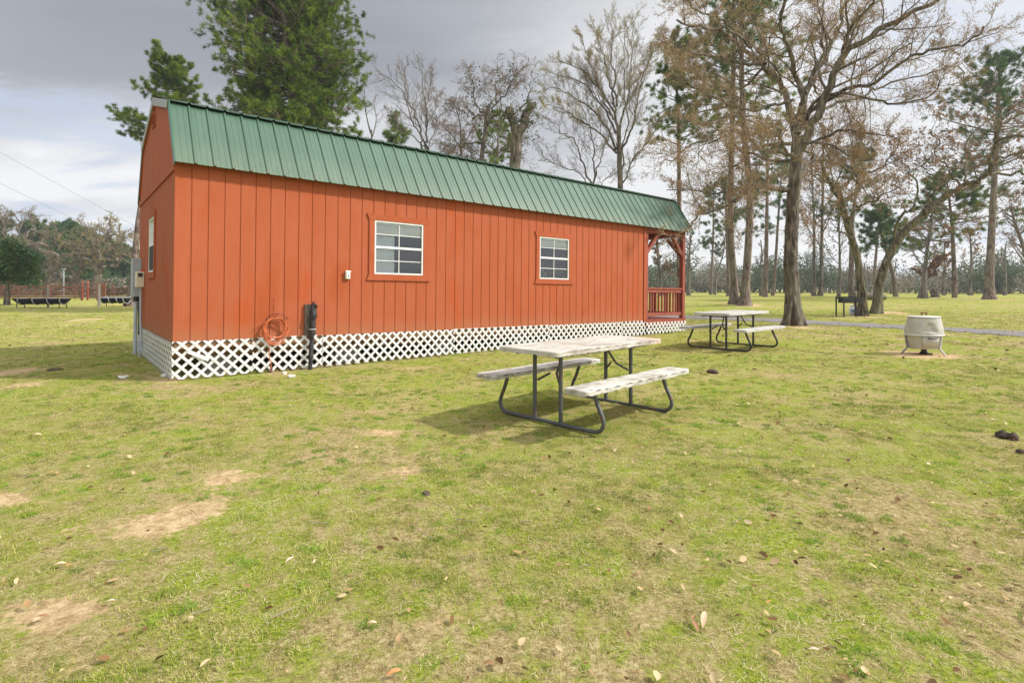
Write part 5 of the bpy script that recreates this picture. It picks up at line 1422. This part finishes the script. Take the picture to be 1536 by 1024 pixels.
limbs = [(S(1, (641, 235), (625, 190), (610, 155), (598, 130), (575, 115), (562, 100), Y=Y), .11, .02), (S(-1, (640, 235), (635, 195), (620, 165), (612, 130), (608, 100), Y=Y), .10, .02),
 (S(1, (641, 235), (640, 190), (634, 150), (633, 120), (630, 98), Y=Y), .10, .02), (S(-1, (641, 215), (638, 170), (645, 135), (650, 112), Y=Y), .07, .02), (S(1, (636, 220), (610, 200), (590, 180), (580, 170), Y=Y), .06, .02), (S(1, (640, 245), (652, 210), (650, 180), (655, 150), Y=Y), .05, .015)]
bare_tree('bare_tree', 'thin grey bare tree with forked stems right of the huge pine, against open sky', (tr, .12, .10), [(a, b*.7, c*.7) for a, b, c in limbs], 53, M_bark, M_twigg, None, levels=((16, .32, 38), (10, .42, 40), (9, .5, 42)), wig=.10, up=.05, twr=.0055, kink=.35, rfac=.36)
Y = 34.; b0 = at(722, 450, Y); b0.z = float(T(b0.x, b0.y))
tr = [b0, at(722, 340, Y), at(722, 250, Y), at(727, 200, Y), at(732, 160, Y)]
limbs = [(S(-2, (728, 190), (742, 165), (765, 155), (785, 140), (797, 115), Y=Y), .11, .02), (S(1, (731, 170), (735, 145), (745, 120), (750, 100), Y=Y), .10, .02), (S(-1, (730, 175), (718, 150), (708, 125), (702, 105), Y=Y), .09, .02),
 (S(2, (726, 200), (705, 175), (685, 160), (672, 150), Y=Y), .09, .02), (S(-2, (724, 215), (700, 210), (680, 215), (660, 225), Y=Y), .08, .02), (S(2, (724, 230), (750, 215), (775, 205), (800, 200), Y=Y), .08, .02),
 (S(1, (722, 250), (712, 245), (705, 235), (690, 215), Y=Y), .06, .02), (S(-2, (736, 168), (760, 140), (770, 120), (768, 100), Y=Y), .07, .02), (S(-2, (723, 240), (700, 240), (680, 245), (665, 255), Y=Y), .05, .02)]
bare_tree('oak_tree', 'gnarled ivy-grown bare oak behind the roof, left of the broken trunk', (tr, .18, .12), [(a, b*.8, c*.7) for a, b, c in limbs], 54, M_bark, M_twig, M_brownleaf, levels=((14, .42, 52), (10, .46, 48), (9, .5, 45)), leafn=.5, lsize=.06, wig=.18, up=.0, twr=.006, kink=.9, rfac=.4, ivy=(M_ivy, 110, .14, .25))
Y = 37.; b0 = at(692, 450, Y); b0.z = float(T(b0.x, b0.y))
limbs = [(S(-1, (692, 220), (690, 185), (682, 155), Y=Y), .07, .02), (S(1, (692, 225), (675, 200), (660, 185), Y=Y), .06, .02), (S(1, (692, 225), (705, 200), (715, 180), Y=Y), .06, .02), (S(1, (692, 240), (675, 235), (655, 240), Y=Y), .05, .02)]
bare_tree('bare_tree', 'small bare tree with rusty leftover leaves at the left side of the gnarled oak', ([b0, at(692, 340, Y), at(692, 215, Y)], .13, .09), limbs, 55, M_bark, M_twig, M_brownleaf, levels=((11, .5, 50), (8, .5, 48), (7, .5, 45)), leafn=1.2, lsize=.07, twr=.006, rfac=.4)
Y = 31.; b0 = at(771, 455, Y); b0.z = float(T(b0.x, b0.y))
limbs = [(S(0, (776, 205), (770, 185), (764, 163), Y=Y), .26, .24), (S(0, (777, 205), (786, 185), (796, 158), Y=Y), .24, .22)]
bare_tree('dead_tree', 'broken dead trunk with two blunt stubs forming a letter V above the roof', ([b0, at(771, 340, Y), at(772, 250, Y), at(777, 200, Y)], .34, .32), limbs, 56, M_bark, M_twig, M_ivy, levels=((4, .5, 60), (5, .5, 50), (5, .5, 45)), leafn=2.5, lsize=.12, twr=.006, kink=.4, rfac=.12, ivy=(M_ivy, 120, .15, .30))
Y = 47.; b0 = at(745, 450, Y); b0.z = float(T(b0.x, b0.y))
pine('pine_tree', 'dark green pine hiding behind the gnarled oak and the broken trunk', [b0, at(745, 340, Y), at(748, 170, Y)], .2, .05, (.42, lambda h: 3.6*(1-h)**.5+.3), 57, nb=40, sub=7, K=9, clump=5, L=.3, w=.045, leaf=M_needle)
Y = 36.; b0 = at(560, 450, Y); b0.z = float(T(b0.x, b0.y))
limbs = [(S(0, (556, 200), (548, 165), (546, 120), Y=Y), .05, .015), (S(1, (557, 210), (565, 180), (560, 150), Y=Y), .04, .015), (S(1, (560, 230), (545, 215), (530, 205), Y=Y), .04, .015)]
bare_tree('bare_tree', 'very thin bare sapling touching the right side of the huge pine', ([b0, at(562, 300, Y), at(557, 195, Y)], .07, .05), limbs, 58, M_bark, M_twigg, None, levels=((7, .45, 45), (5, .5, 45), (4, .5, 45)), twr=.006)

# ---- left field
g = gpt(10, 457); Y = g.y
limbs = [(S(0, (14, 428), (5, 412), (-15, 400), Y=Y), .14, .04), (S(1, (14, 428), (25, 412), (42, 405), Y=Y), .13, .04), (S(-1, (14, 425), (12, 400), (8, 385), Y=Y), .14, .04), (S(-2, (14, 425), (25, 400), (28, 388), Y=Y), .1, .04), (S(2, (14, 425), (-5, 395), (-20, 385), Y=Y), .1, .04)]
bare_tree('evergreen_oak', 'low rounded dark evergreen in front of the corral fence at the left edge', ([g-Vector((0,0,.1)), at(11, 440, Y), at(14, 425, Y)], .2, .16), limbs, 61, M_bark, M_twig, M_evergreen, levels=((9, .55, 60), (7, .55, 50), (6, .55, 50)), leafn=11, lsize=.17, twr=.012, ljit=.26)
Y = 80.; b0 = at(128, 446, Y); b0.z = float(T(b0.x, b0.y))
limbs = [(S(-3, (122, 424), (108, 405), (92, 390), (78, 378), Y=Y), .50, .12), (S(3, (118, 420), (100, 413), (80, 408), (65, 405), Y=Y), .30, .08), (S(-2, (90, 388), (68, 376), (40, 365), (20, 362), Y=Y), .3, .06), (S(2, (80, 380), (60, 350), (35, 330), (20, 322), Y=Y), .3, .06), (S(-2, (75, 376), (85, 355), (80, 340), Y=Y), .2, .05), (S(0, (15, 370), (18, 340), (10, 315), Y=Y), .3, .05), (S(1, (40, 365), (45, 335), (40, 318), Y=Y), .2, .05)]
bare_tree('oak_tree', 'large bare oak in the left field with a trunk leaning hard to the left', ([b0, at(126, 434, Y), at(121, 423, Y)], .7, .6), limbs, 62, M_bark, M_twig, M_bud, levels=((11, .42, 50), (9, .45, 48), (7, .5, 45)), leafn=.4, lsize=.13, twr=.016, wig=.2, kink=.8, rfac=.4)
Y = 78.; b0 = at(139, 446, Y); b0.z = float(T(b0.x, b0.y))
limbs = [(S(-3, (147, 410), (152, 390), (160, 370), (170, 352), Y=Y), .42, .1), (S(3, (146, 405), (145, 380), (150, 355), (148, 335), Y=Y), .36, .08), (S(-2, (146, 400), (130, 380), (112, 365), (102, 358), Y=Y), .3, .06), (S(2, (150, 408), (165, 398), (185, 385), (203, 372), Y=Y), .3, .06),
  (S(-2, (152, 392), (175, 378), (195, 350), Y=Y), .25, .05), (S(2, (148, 372), (138, 352), (125, 340), Y=Y), .22, .05), (S(0, (156, 376), (176, 355), (182, 335), Y=Y), .22, .05), (S(0, (150, 360), (160, 340), (160, 325), Y=Y), .18, .05), (S(3, (146, 395), (125, 388), (108, 388), Y=Y), .18, .05)]
bare_tree('oak_tree', 'rounded bare oak with tan buds behind the fence, right of the red gate', ([b0, at(142, 430, Y), at(148, 406, Y)], .65, .5), limbs, 63, M_bark, M_twig, M_bud, levels=((11, .42, 52), (9, .45, 48), (7, .5, 45)), leafn=.8, lsize=.15, twr=.015, wig=.2, kink=.8, rfac=.4)
for k, (px, ytop, Y, rad, lab) in enumerate([(45, 345, 100, 6.5, 'green pine behind the left-leaning field oak'), (72, 352, 110, 6, 'second green pine, just right of the pine behind the leaning oak'), (113, 350, 96, 5, 'green pine rising between the two big bare field oaks'), (92, 340, 118, 6, 'far green pine crown between the two big bare oaks, tallest of the back row'), (150, 362, 120, 6, 'far green pine right behind the middle of the tan budded oak'), (178, 382, 100, 5.5, 'lower green pine right behind the tan budded oak'), (-20, 330, 90, 6, 'green pine at the very left edge behind the rounded evergreen')]):
    b0 = at(px, 440, Y); b0.z = float(T(b0.x, b0.y))
    pine('pine_tree', lab, [b0, at(px+1, 410, Y), at(px, ytop, Y)], .3, .08, (.12, lambda h, r=rad: r*(1-h)**.4+.6), 70+k, nb=90, sub=8, K=9, clump=9, L=.6, w=.13, leaf=M_needled, group='pines behind the corral')

# ---- right field: slim trunks
def slim(label, pxs, w, seed, kind, ybase=None, Y=None, crown=None, twr=.012, name=None):
    g = gpt(*pxs[0]); Y = g.y
    tr = [g-Vector((0, 0, .15))]+[at(a, b, Y) for a, b in pxs[1:]]; r0 = w/810*Y/2
    if kind == 'pine':
        return pine('pine_tree', label, tr, r0, r0*.35, crown or (.62, lambda h: 3.2*(1-h)**.5+.3), seed, nb=30, sub=6, K=12, clump=8, L=.32, w=.035, leaf=M_needled, gaps=.3, base=(r0*1.35, .8), group='trees of the far right field')
    n = len(tr); top = tr[-1]; limbs = []
    rg = np.random.default_rng(seed)
    Lt = (tr[-1]-tr[0]).length
    for k in range(9):
        f = .35+.62*k/9; i = f*(n-1); j = min(int(i), n-2); p = tr[j].lerp(tr[j+1], i-j); a = rg.random()*6.28; s_ = Lt*(.16+.14*rg.random())*(1.25-f)
        limbs.append(([p, p+Vector((math.cos(a)*s_*.5, math.sin(a)*s_*.5, s_*.45)), p+Vector((math.cos(a)*s_, math.sin(a)*s_, s_*1.1))], r0*.35, r0*.08))
    return bare_tree(name or 'bare_tree', label, (tr, r0, r0*.35), limbs, seed, M_barkfar, M_twigg, M_brownleaf if kind == 'brown' else None, levels=((7, .5, 48), (6, .5, 48), (4, .5, 45)), leafn=1.2 if kind == 'brown' else 0, lsize=.16, twr=twr, base=(r0*1.5, .8), group='trees of the far right field')
slim('broad bare oak just right of the porch post, far behind', [(1033, 443), (1033, 415), (1034, 385), (1036, 350)], 6, 81, 'bare')
slim('thin straight trunk left of the close pine pair', [(1066, 442), (1068, 400), (1070, 340), (1070, 280)], 4, 82, 'pine', crown=(.38, lambda h: 2.6*(1-h)**.4+.2))
slim('thin bare trunk curving right between the porch and the pine pair', [(1072, 442), (1076, 410), (1085, 380), (1088, 350)], 3.5, 83, 'bare')
slim('slim pine trunk almost touching the left side of the pine pair', [(1093, 444), (1092, 400), (1090, 340), (1088, 270)], 6, 84, 'pine')
slim('short crooked dark trunk between the pine pair and the big oak', [(1141, 444), (1142, 420), (1139, 405), (1143, 385), (1141, 360)], 4, 85, 'bare')
slim('straight slim pine between the pine pair and the big oak, left of a leaning one', [(1148, 445.5), (1149, 400), (1150, 340), (1151, 280), (1152, 200)], 7, 86, 'pine', crown=(.55, lambda h: 3.6*(1-h)**.5+.3))
slim('slim pine leaning right close against the left side of the big oak', [(1159, 443.5), (1163, 400), (1166, 350), (1170, 290), (1174, 240)], 5, 87, 'pine', crown=(.45, lambda h: 3.4*(1-h)**.5+.3))
slim('tall thin bare trunk, first one right of the big oak', [(1221, 444), (1221, 400), (1221, 330), (1218, 260), (1216, 200)], 5, 88, 'bare')
slim('tall thin bare trunk, second one right of the big oak', [(1231, 444), (1232, 400), (1233, 330), (1235, 260), (1234, 190)], 6, 89, 'brown')
slim('thin grey trunk midway between the big oak and the grill', [(1258, 444.5), (1260, 410), (1259, 360), (1258, 310)], 4.5, 90, 'bare')
slim('slim trunk seen between the leaning oaks from behind', [(1314, 443), (1312, 410), (1316, 360), (1320, 310)], 5, 91, 'pine', crown=(.5, lambda h: 3*(1-h)**.5+.3))
slim('far trunk leaning left, right of the slanting oak base', [(1344, 445), (1340, 415), (1332, 385), (1322, 350), (1316, 320)], 6.5, 92, 'pine', crown=(.6, lambda h: 3*(1-h)**.5+.3))
slim('leaning short trunk crossing low in front of the straight dark trunk', [(1378, 447), (1386, 425), (1396, 400), (1420, 388)], 5, 93, 'brown')
slim('straight dark trunk left of the small stump', [(1387, 447.5), (1387, 420), (1390, 380), (1396, 340), (1400, 300)], 7.5, 94, 'bare')
slim('bare spreading oak cut by the right edge, beyond the tall pine', [(1552, 448), (1545, 420), (1535, 370), (1522, 335), (1518, 310)], 8, 95, 'bare', name='oak_tree')
slim('grey trunk just left of the tall right-edge pine, far behind', [(1456, 443), (1456, 420), (1457, 385), (1455, 350)], 5, 96, 'bare')
slim('faint far trunk between the bright green pine and the straight dark trunk', [(1416, 443), (1415, 420), (1417, 390), (1416, 360)], 4, 97, 'brown')
slim('bare tree left of the porch post seen through the porch opening', [(992, 444), (991, 420), (988, 395), (986, 360)], 7, 98, 'brown')
slim('far bare tree standing right of the tall right-edge pine', [(1507, 443), (1508, 415), (1507, 390), (1509, 365)], 4, 99, 'bare')

# ================================================================= FAR WOOD (a mass all round the field)
rg = np.random.default_rng(200)
Vs = []; Qs = []; Ms = []; off = 0; tp = []; trd = []
def mass(cx, cy, cz, rx, rz, n, size, mi):
    global off
    d = nrm(rg.normal(size=(n, 3)))*(rg.random(n)**.33)[:, None]
    c = np.array([cx, cy, cz])+d*np.array([rx, rx, rz]); a = nrm(rg.normal(size=(n, 3))); b = nrm(np.cross(a, rg.normal(size=(n, 3))))
    s = size*(.5+.9*rg.random(n))[:, None]
    Vs.append(np.stack([c-a*s*.6, c+b*s*.35, c+a*s*.6, c-b*s*.35], 1).reshape(-1, 3)); Qs.append(np.arange(n*4).reshape(-1, 4)+off); Ms.append(np.full(n, mi)); off += n*4
for k in range(560):
    front = k < 400
    th = rg.uniform(-.80, .80) if front else rg.uniform(.8, 2*math.pi-.8)
    d = rg.uniform(100, 165) if front else rg.uniform(110, 160)
    x, y = math.sin(th)*d, math.cos(th)*d
    if x < -25 and y > 0 and d < 120: d = 125; x, y = math.sin(th)*d, math.cos(th)*d
    gz_ = float(T(x, y)); green_ = rg.random() < .58
    h = (3.4+4.6*rg.random()**1.4)*(1.15 if d > 135 else .85)*(1.0 if green_ else .9)
    if rg.random() < .13: h *= 1.6
    if green_: mass(x, y, gz_+h*.60, rg.uniform(2.4, 4.2), h*.42, 640 if front else 60, .34 if front else .8, 0)
    else: mass(x, y, gz_+h*.58, rg.uniform(2.5, 4.5), h*.42, 430 if front else 45, .26 if front else .6, 1)
    lean = rg.normal()*.5
    tp.append([[x, y, gz_-.3], [x+lean*.4, y, gz_+h*.4], [x+lean, y, gz_+h*.95]]); trd.append([.22, .17, .05])
# undergrowth
for k in range(320):
    th = rg.uniform(-.85, .85); d = rg.uniform(112, 150); x, y = math.sin(th)*d, math.cos(th)*d
    mass(x, y, float(T(x, y))+1.4, rg.uniform(2.5, 4.5), rg.uniform(1.2, 2.2), 200, .38, 0 if rg.random() < .6 else 1)
tv, tq, tm = tubes([(np.array(tp), np.array(trd), 5, 2)])
V = np.concatenate(Vs+[tv]); Q = np.concatenate(Qs+[tq+off]); QM = np.concatenate(Ms+[tm])
fw = array_mesh('far_woods', V, quads=Q, qmat=QM, mats=[M_farg, M_farb, M_barkfar], smooth=False)
tag(fw, 'hazy mixed pine and bare hardwood forest edge beyond the field', kind='stuff')
# ================================================================= GRASS (stuff, instanced tufts)
def tuft_mesh(name, seed, n, rad, h0, h1, w, lean, mat):
    rg = np.random.default_rng(seed); V = []; Qd = []; Tr = []
    for k in range(n):
        a = rg.random()*6.28; r = rad*math.sqrt(rg.random()); bx_, by_ = r*math.cos(a), r*math.sin(a)
        h = rg.uniform(h0, h1); q = rg.random()*6.28; l = h*rg.uniform(.2, lean); d = np.array([math.cos(q), math.sin(q)])
        s = np.array([-d[1], d[0]])*w*rg.uniform(.6, 1.2)*.5; o = len(V)
        p0 = np.array([bx_, by_]); p1 = p0+d*l*.35; p2 = p0+d*l
        zh = h*max(.25, 1-(l/h)**2*.25)
        V += [(*(p0-s), 0), (*(p0+s), 0), (*(p1+s*.8), zh*.6), (*(p1-s*.8), zh*.6), (*p2, zh*rg.uniform(.75, 1.05))]
        Qd.append((o, o+1, o+2, o+3)); Tr.append((o+3, o+2, o+4))
    me = bpy.data.meshes.new(name); me.from_pydata(V, [], Qd+Tr); me.materials.append(mat); me.update()
    return bpy.data.objects.new(name, me)      # never linked to the scene: only a source for the instances
def grass_mat(name, stops, big, rough=.75):
    m, nt, b = newmat(name); P_ = N(nt, 'ShaderNodeNewGeometry').outputs['Position']
    rnd = N(nt, 'ShaderNodeObjectInfo').outputs['Random']
    n = noise(nt, P_, 1.1, 4, .65)
    ad = N(nt, 'ShaderNodeMath', operation='MULTIPLY_ADD'); nt.links.new(rnd, ad.inputs[0]); ad.inputs[1].default_value = .5; nt.links.new(n, ad.inputs[2])
    sb = N(nt, 'ShaderNodeMath', operation='SUBTRACT'); nt.links.new(ad.outputs[0], sb.inputs[0]); sb.inputs[1].default_value = .25
    c = ramp(nt, sb.outputs[0], stops)
    nt.links.new(c, b.inputs['Base Color']); b.inputs['Roughness'].default_value = rough; b.inputs['Specular IOR Level'].default_value = .06
    tr = N(nt, 'ShaderNodeBsdfTranslucent'); nt.links.new(c, tr.inputs['Color']); mx = N(nt, 'ShaderNodeMixShader'); mx.inputs[0].default_value = .3
    nt.links.new(b.outputs[0], mx.inputs[1]); nt.links.new(tr.outputs[0], mx.inputs[2]); nt.links.new(mx.outputs[0], nt.nodes['Material Output'].inputs[0])
    return m
M_gr = grass_mat('green_grass_blades', [(.22, (.11, .18, .022)), (.40, (.235, .295, .042)), (.56, (.39, .395, .085)), (.75, (.56, .50, .19))], 1)
M_st = grass_mat('straw_blades', [(.25, (.34, .25, .12)), (.5, (.55, .43, .24)), (.75, (.74, .63, .42))], 1, .85)
def scatter(name, label, pts, sc, sources, seed):
    me = bpy.data.meshes.new(name); me.vertices.add(len(pts)); me.vertices.foreach_set('co', pts.astype(np.float32).ravel())
    a = me.attributes.new('sc', 'FLOAT', 'POINT'); a.data.foreach_set('value', sc.astype(np.float32)); me.update()
    o = bpy.data.objects.new(name, me); COL.objects.link(o); tag(o, label, kind='stuff')
    ng = bpy.data.node_groups.new(name+'_nodes', 'GeometryNodeTree')
    ng.interface.new_socket('Geometry', in_out='INPUT', socket_type='NodeSocketGeometry'); ng.interface.new_socket('Geometry', in_out='OUTPUT', socket_type='NodeSocketGeometry')
    gi = ng.nodes.new('NodeGroupInput'); go = ng.nodes.new('NodeGroupOutput')
    j = ng.nodes.new('GeometryNodeJoinGeometry')
    for s in sources:
        oi = ng.nodes.new('GeometryNodeObjectInfo'); oi.inputs['Object'].default_value = s; oi.inputs['As Instance'].default_value = True
        ng.links.new(oi.outputs['Geometry'], j.inputs[0])
    ip = ng.nodes.new('GeometryNodeInstanceOnPoints'); ip.inputs['Pick Instance'].default_value = True
    rv = ng.nodes.new('FunctionNodeRandomValue'); rv.data_type = 'FLOAT_VECTOR'; rv.inputs[0].default_value = (-.12, -.12, 0); rv.inputs[1].default_value = (.12, .12, 6.283)
    na = ng.nodes.new('GeometryNodeInputNamedAttribute'); na.data_type = 'FLOAT'; na.inputs['Name'].default_value = 'sc'
    ng.links.new(gi.outputs[0], ip.inputs['Points']); ng.links.new(j.outputs[0], ip.inputs['Instance'])
    ng.links.new(rv.outputs[0], ip.inputs['Rotation']); ng.links.new(na.outputs['Attribute'], ip.inputs['Scale']); ng.links.new(ip.outputs[0], go.inputs[0])
    md = o.modifiers.new('scatter', 'NODES'); md.node_group = ng
    return o
GT = [tuft_mesh('grass_tuft', 300+k, 34, .065, .010, .028, .0036, 1.6, M_gr) for k in range(5)]
ST = [tuft_mesh('straw_tuft', 320+k, 30, .090, .004, .016, .0026, 4.0, M_st) for k in range(4)]
rg = np.random.default_rng(99)
def wedge(n, y0, y1, half=1.03, pad=1.0):
    y = np.sqrt(rg.random(n)*(y1**2-y0**2)+y0**2); x = (rg.random(n)*2-1)*(half*y+pad); return x, y
def in_house(x, y):
    px_ = x-(-4.503); py_ = y-7.17; u = px_*Uv.x+py_*Uv.y; v = px_*Vv.x+py_*Vv.y
    return (u > -.02) & (u < LEN+.03) & (v > -.02) & (v < WID+.02)
def collect(rings, thr, seed):
    X = []; Yc = []; Sc = []
    for (n, y0, y1, s) in rings:
        x, y = wedge(n, y0, y1); b = bare(x, y)
        pn = fbm(x*1.6, y*1.6, seed, 4); fine = fbm(x*9, y*9, seed+3, 3)
        keep = thr(b, pn, fine, rg.random(n)) & ~in_house(x, y) & (on_track(x, y) > 1.05)
        X.append(x[keep]); Yc.append(y[keep]); Sc.append(s*(.65+.7*rg.random(keep.sum()))*(.75+.5*pn[keep]))
    x = np.concatenate(X); y = np.concatenate(Yc); p = np.stack([x, y, T(x, y)-.002], 1); s_ = np.concatenate(Sc)
    k = rg.permutation(len(x)); return p[k], s_[k]
p, s_ = collect([(30000, 1.2, 6.0, .68), (26000, 6, 12, .9), (18000, 12, 26, 1.4)], lambda b, pn, f, r: (r*.8+b*1.2 < .04+.80*ss(.39, .63, pn*.40+f*.60)), 401)
scatter('grass', 'short green lawn grass growing in uneven tufts', p, s_, GT, 1)
print('grass tufts', len(p))
p, s_ = collect([(30000, 1.2, 6.0, .75), (22000, 6, 12, 1.0), (12000, 12, 24, 1.6)], lambda b, pn, f, r: (r*.9+b*.9 < 1.05-.40*ss(.42, .64, pn)) & (b < .42), 433)
scatter('dry_grass', 'pale dry straw-like blades lying between the green tufts', p, s_, ST, 2)
print('dry tufts', len(p))
# brighter fresh tufts
p, s_ = collect([(9000, 1.2, 10.0, .62)], lambda b, pn, f, r: (f > .53+.12*(r-.5)) & (b < .45) & (pn > .42), 467)
M_fr = grass_mat('fresh_grass_blades', [(.25, (.13, .26, .025)), (.5, (.23, .37, .04)), (.8, (.33, .44, .07))], 1)
scatter('grass', 'brighter fresh green weeds dotted through the lawn', p, s_, [tuft_mesh('weed_tuft', 340+k, 60, .055, .014, .040, .0045, 1.5, M_fr) for k in range(3)], 3)

# fallen leaves
n = 26000; y = np.concatenate([1.3+rg.random(2600)*5, 4+(rg.random(n-2600)**.75)*38]); x = (rg.random(n)*2-1)*(1.0*y+1)
den = .25+.9*ss(-.3, .6, x/y)+.5*ss(10, 16, y); keep = (rg.random(n) < den*(.35+fbm(x*.7, y*.7, 500, 3))) & ~in_house(x, y); x, y = x[keep], y[keep]; n = len(x)
c = np.stack([x, y, T(x, y)+.014+.012*rg.random(n)], 1); L = (.012+.036*rg.random(n)**1.8)*np.where(y > 8, 1.7, 1.0); a = rg.random(n)*6.28
d = np.stack([np.cos(a), np.sin(a), rg.normal(size=n)*.25], 1); d = nrm(d); sd = nrm(np.cross(np.array([0, 0, 1.]), d)+np.stack([0*a, 0*a, rg.normal(size=n)*.35], 1)); up = np.cross(d, sd)
L = L[:, None]; w = L*(.20+.16*rg.random(n))[:, None]; cu = L*(.05+.25*rg.random(n))[:, None]
V = np.stack([c-d*L*.5, c-d*L*.18+sd*w+up*cu*.6, c+d*L*.22+sd*w*.8+up*cu*.8, c+d*L*.55+up*cu*.4, c+d*L*.22-sd*w*.8+up*cu*.8, c-d*L*.18-sd*w+up*cu*.6, ], 1).reshape(-1, 3)
o_ = np.arange(n)[:, None]*6
Q = np.concatenate([o_+np.array([[0, 1, 2, 3]]), o_+np.array([[0, 3, 4, 5]])])
fl_ = array_mesh('fallen_leaves', V, quads=Q, mats=[M_deadleaf]); tag(fl_, 'dry tan and brown leaves strewn over the lawn', kind='stuff')
# twigs on the lawn
n = 260; y = 2+rg.random(n)*16; x = (rg.random(n)*2-1)*(y+.5); k_ = ~in_house(x, y); x, y = x[k_], y[k_]; n = len(x); a = rg.random(n)*6.28; L = .05+.13*rg.random(n)
pts = np.zeros((n, 3, 3))
for j in range(3):
    px_ = x+np.cos(a)*L*(j-1)*.5+rg.normal(size=n)*.006; py_ = y+np.sin(a)*L*(j-1)*.5+rg.normal(size=n)*.006; pts[:, j] = np.stack([px_, py_, T(px_, py_)+.016], 1)
V, Q, QM = tubes([(pts, np.full((n, 3), .0022), 4, 0)])
tw = array_mesh('fallen_twigs', V, quads=Q, mats=[M_twigg]); tag(tw, 'thin dry twigs scattered on the grass', kind='stuff')

scene.view_settings.view_transform = 'Standard'; scene.view_settings.look = 'None'; scene.view_settings.exposure = .12; scene.view_settings.gamma = 1
scene.cycles.volume_bounces = 0; scene.cycles.max_bounces = 6; scene.cycles.diffuse_bounces = 3; scene.cycles.transparent_max_bounces = 8; scene.cycles.use_denoising = True
scene.render.use_persistent_data = False
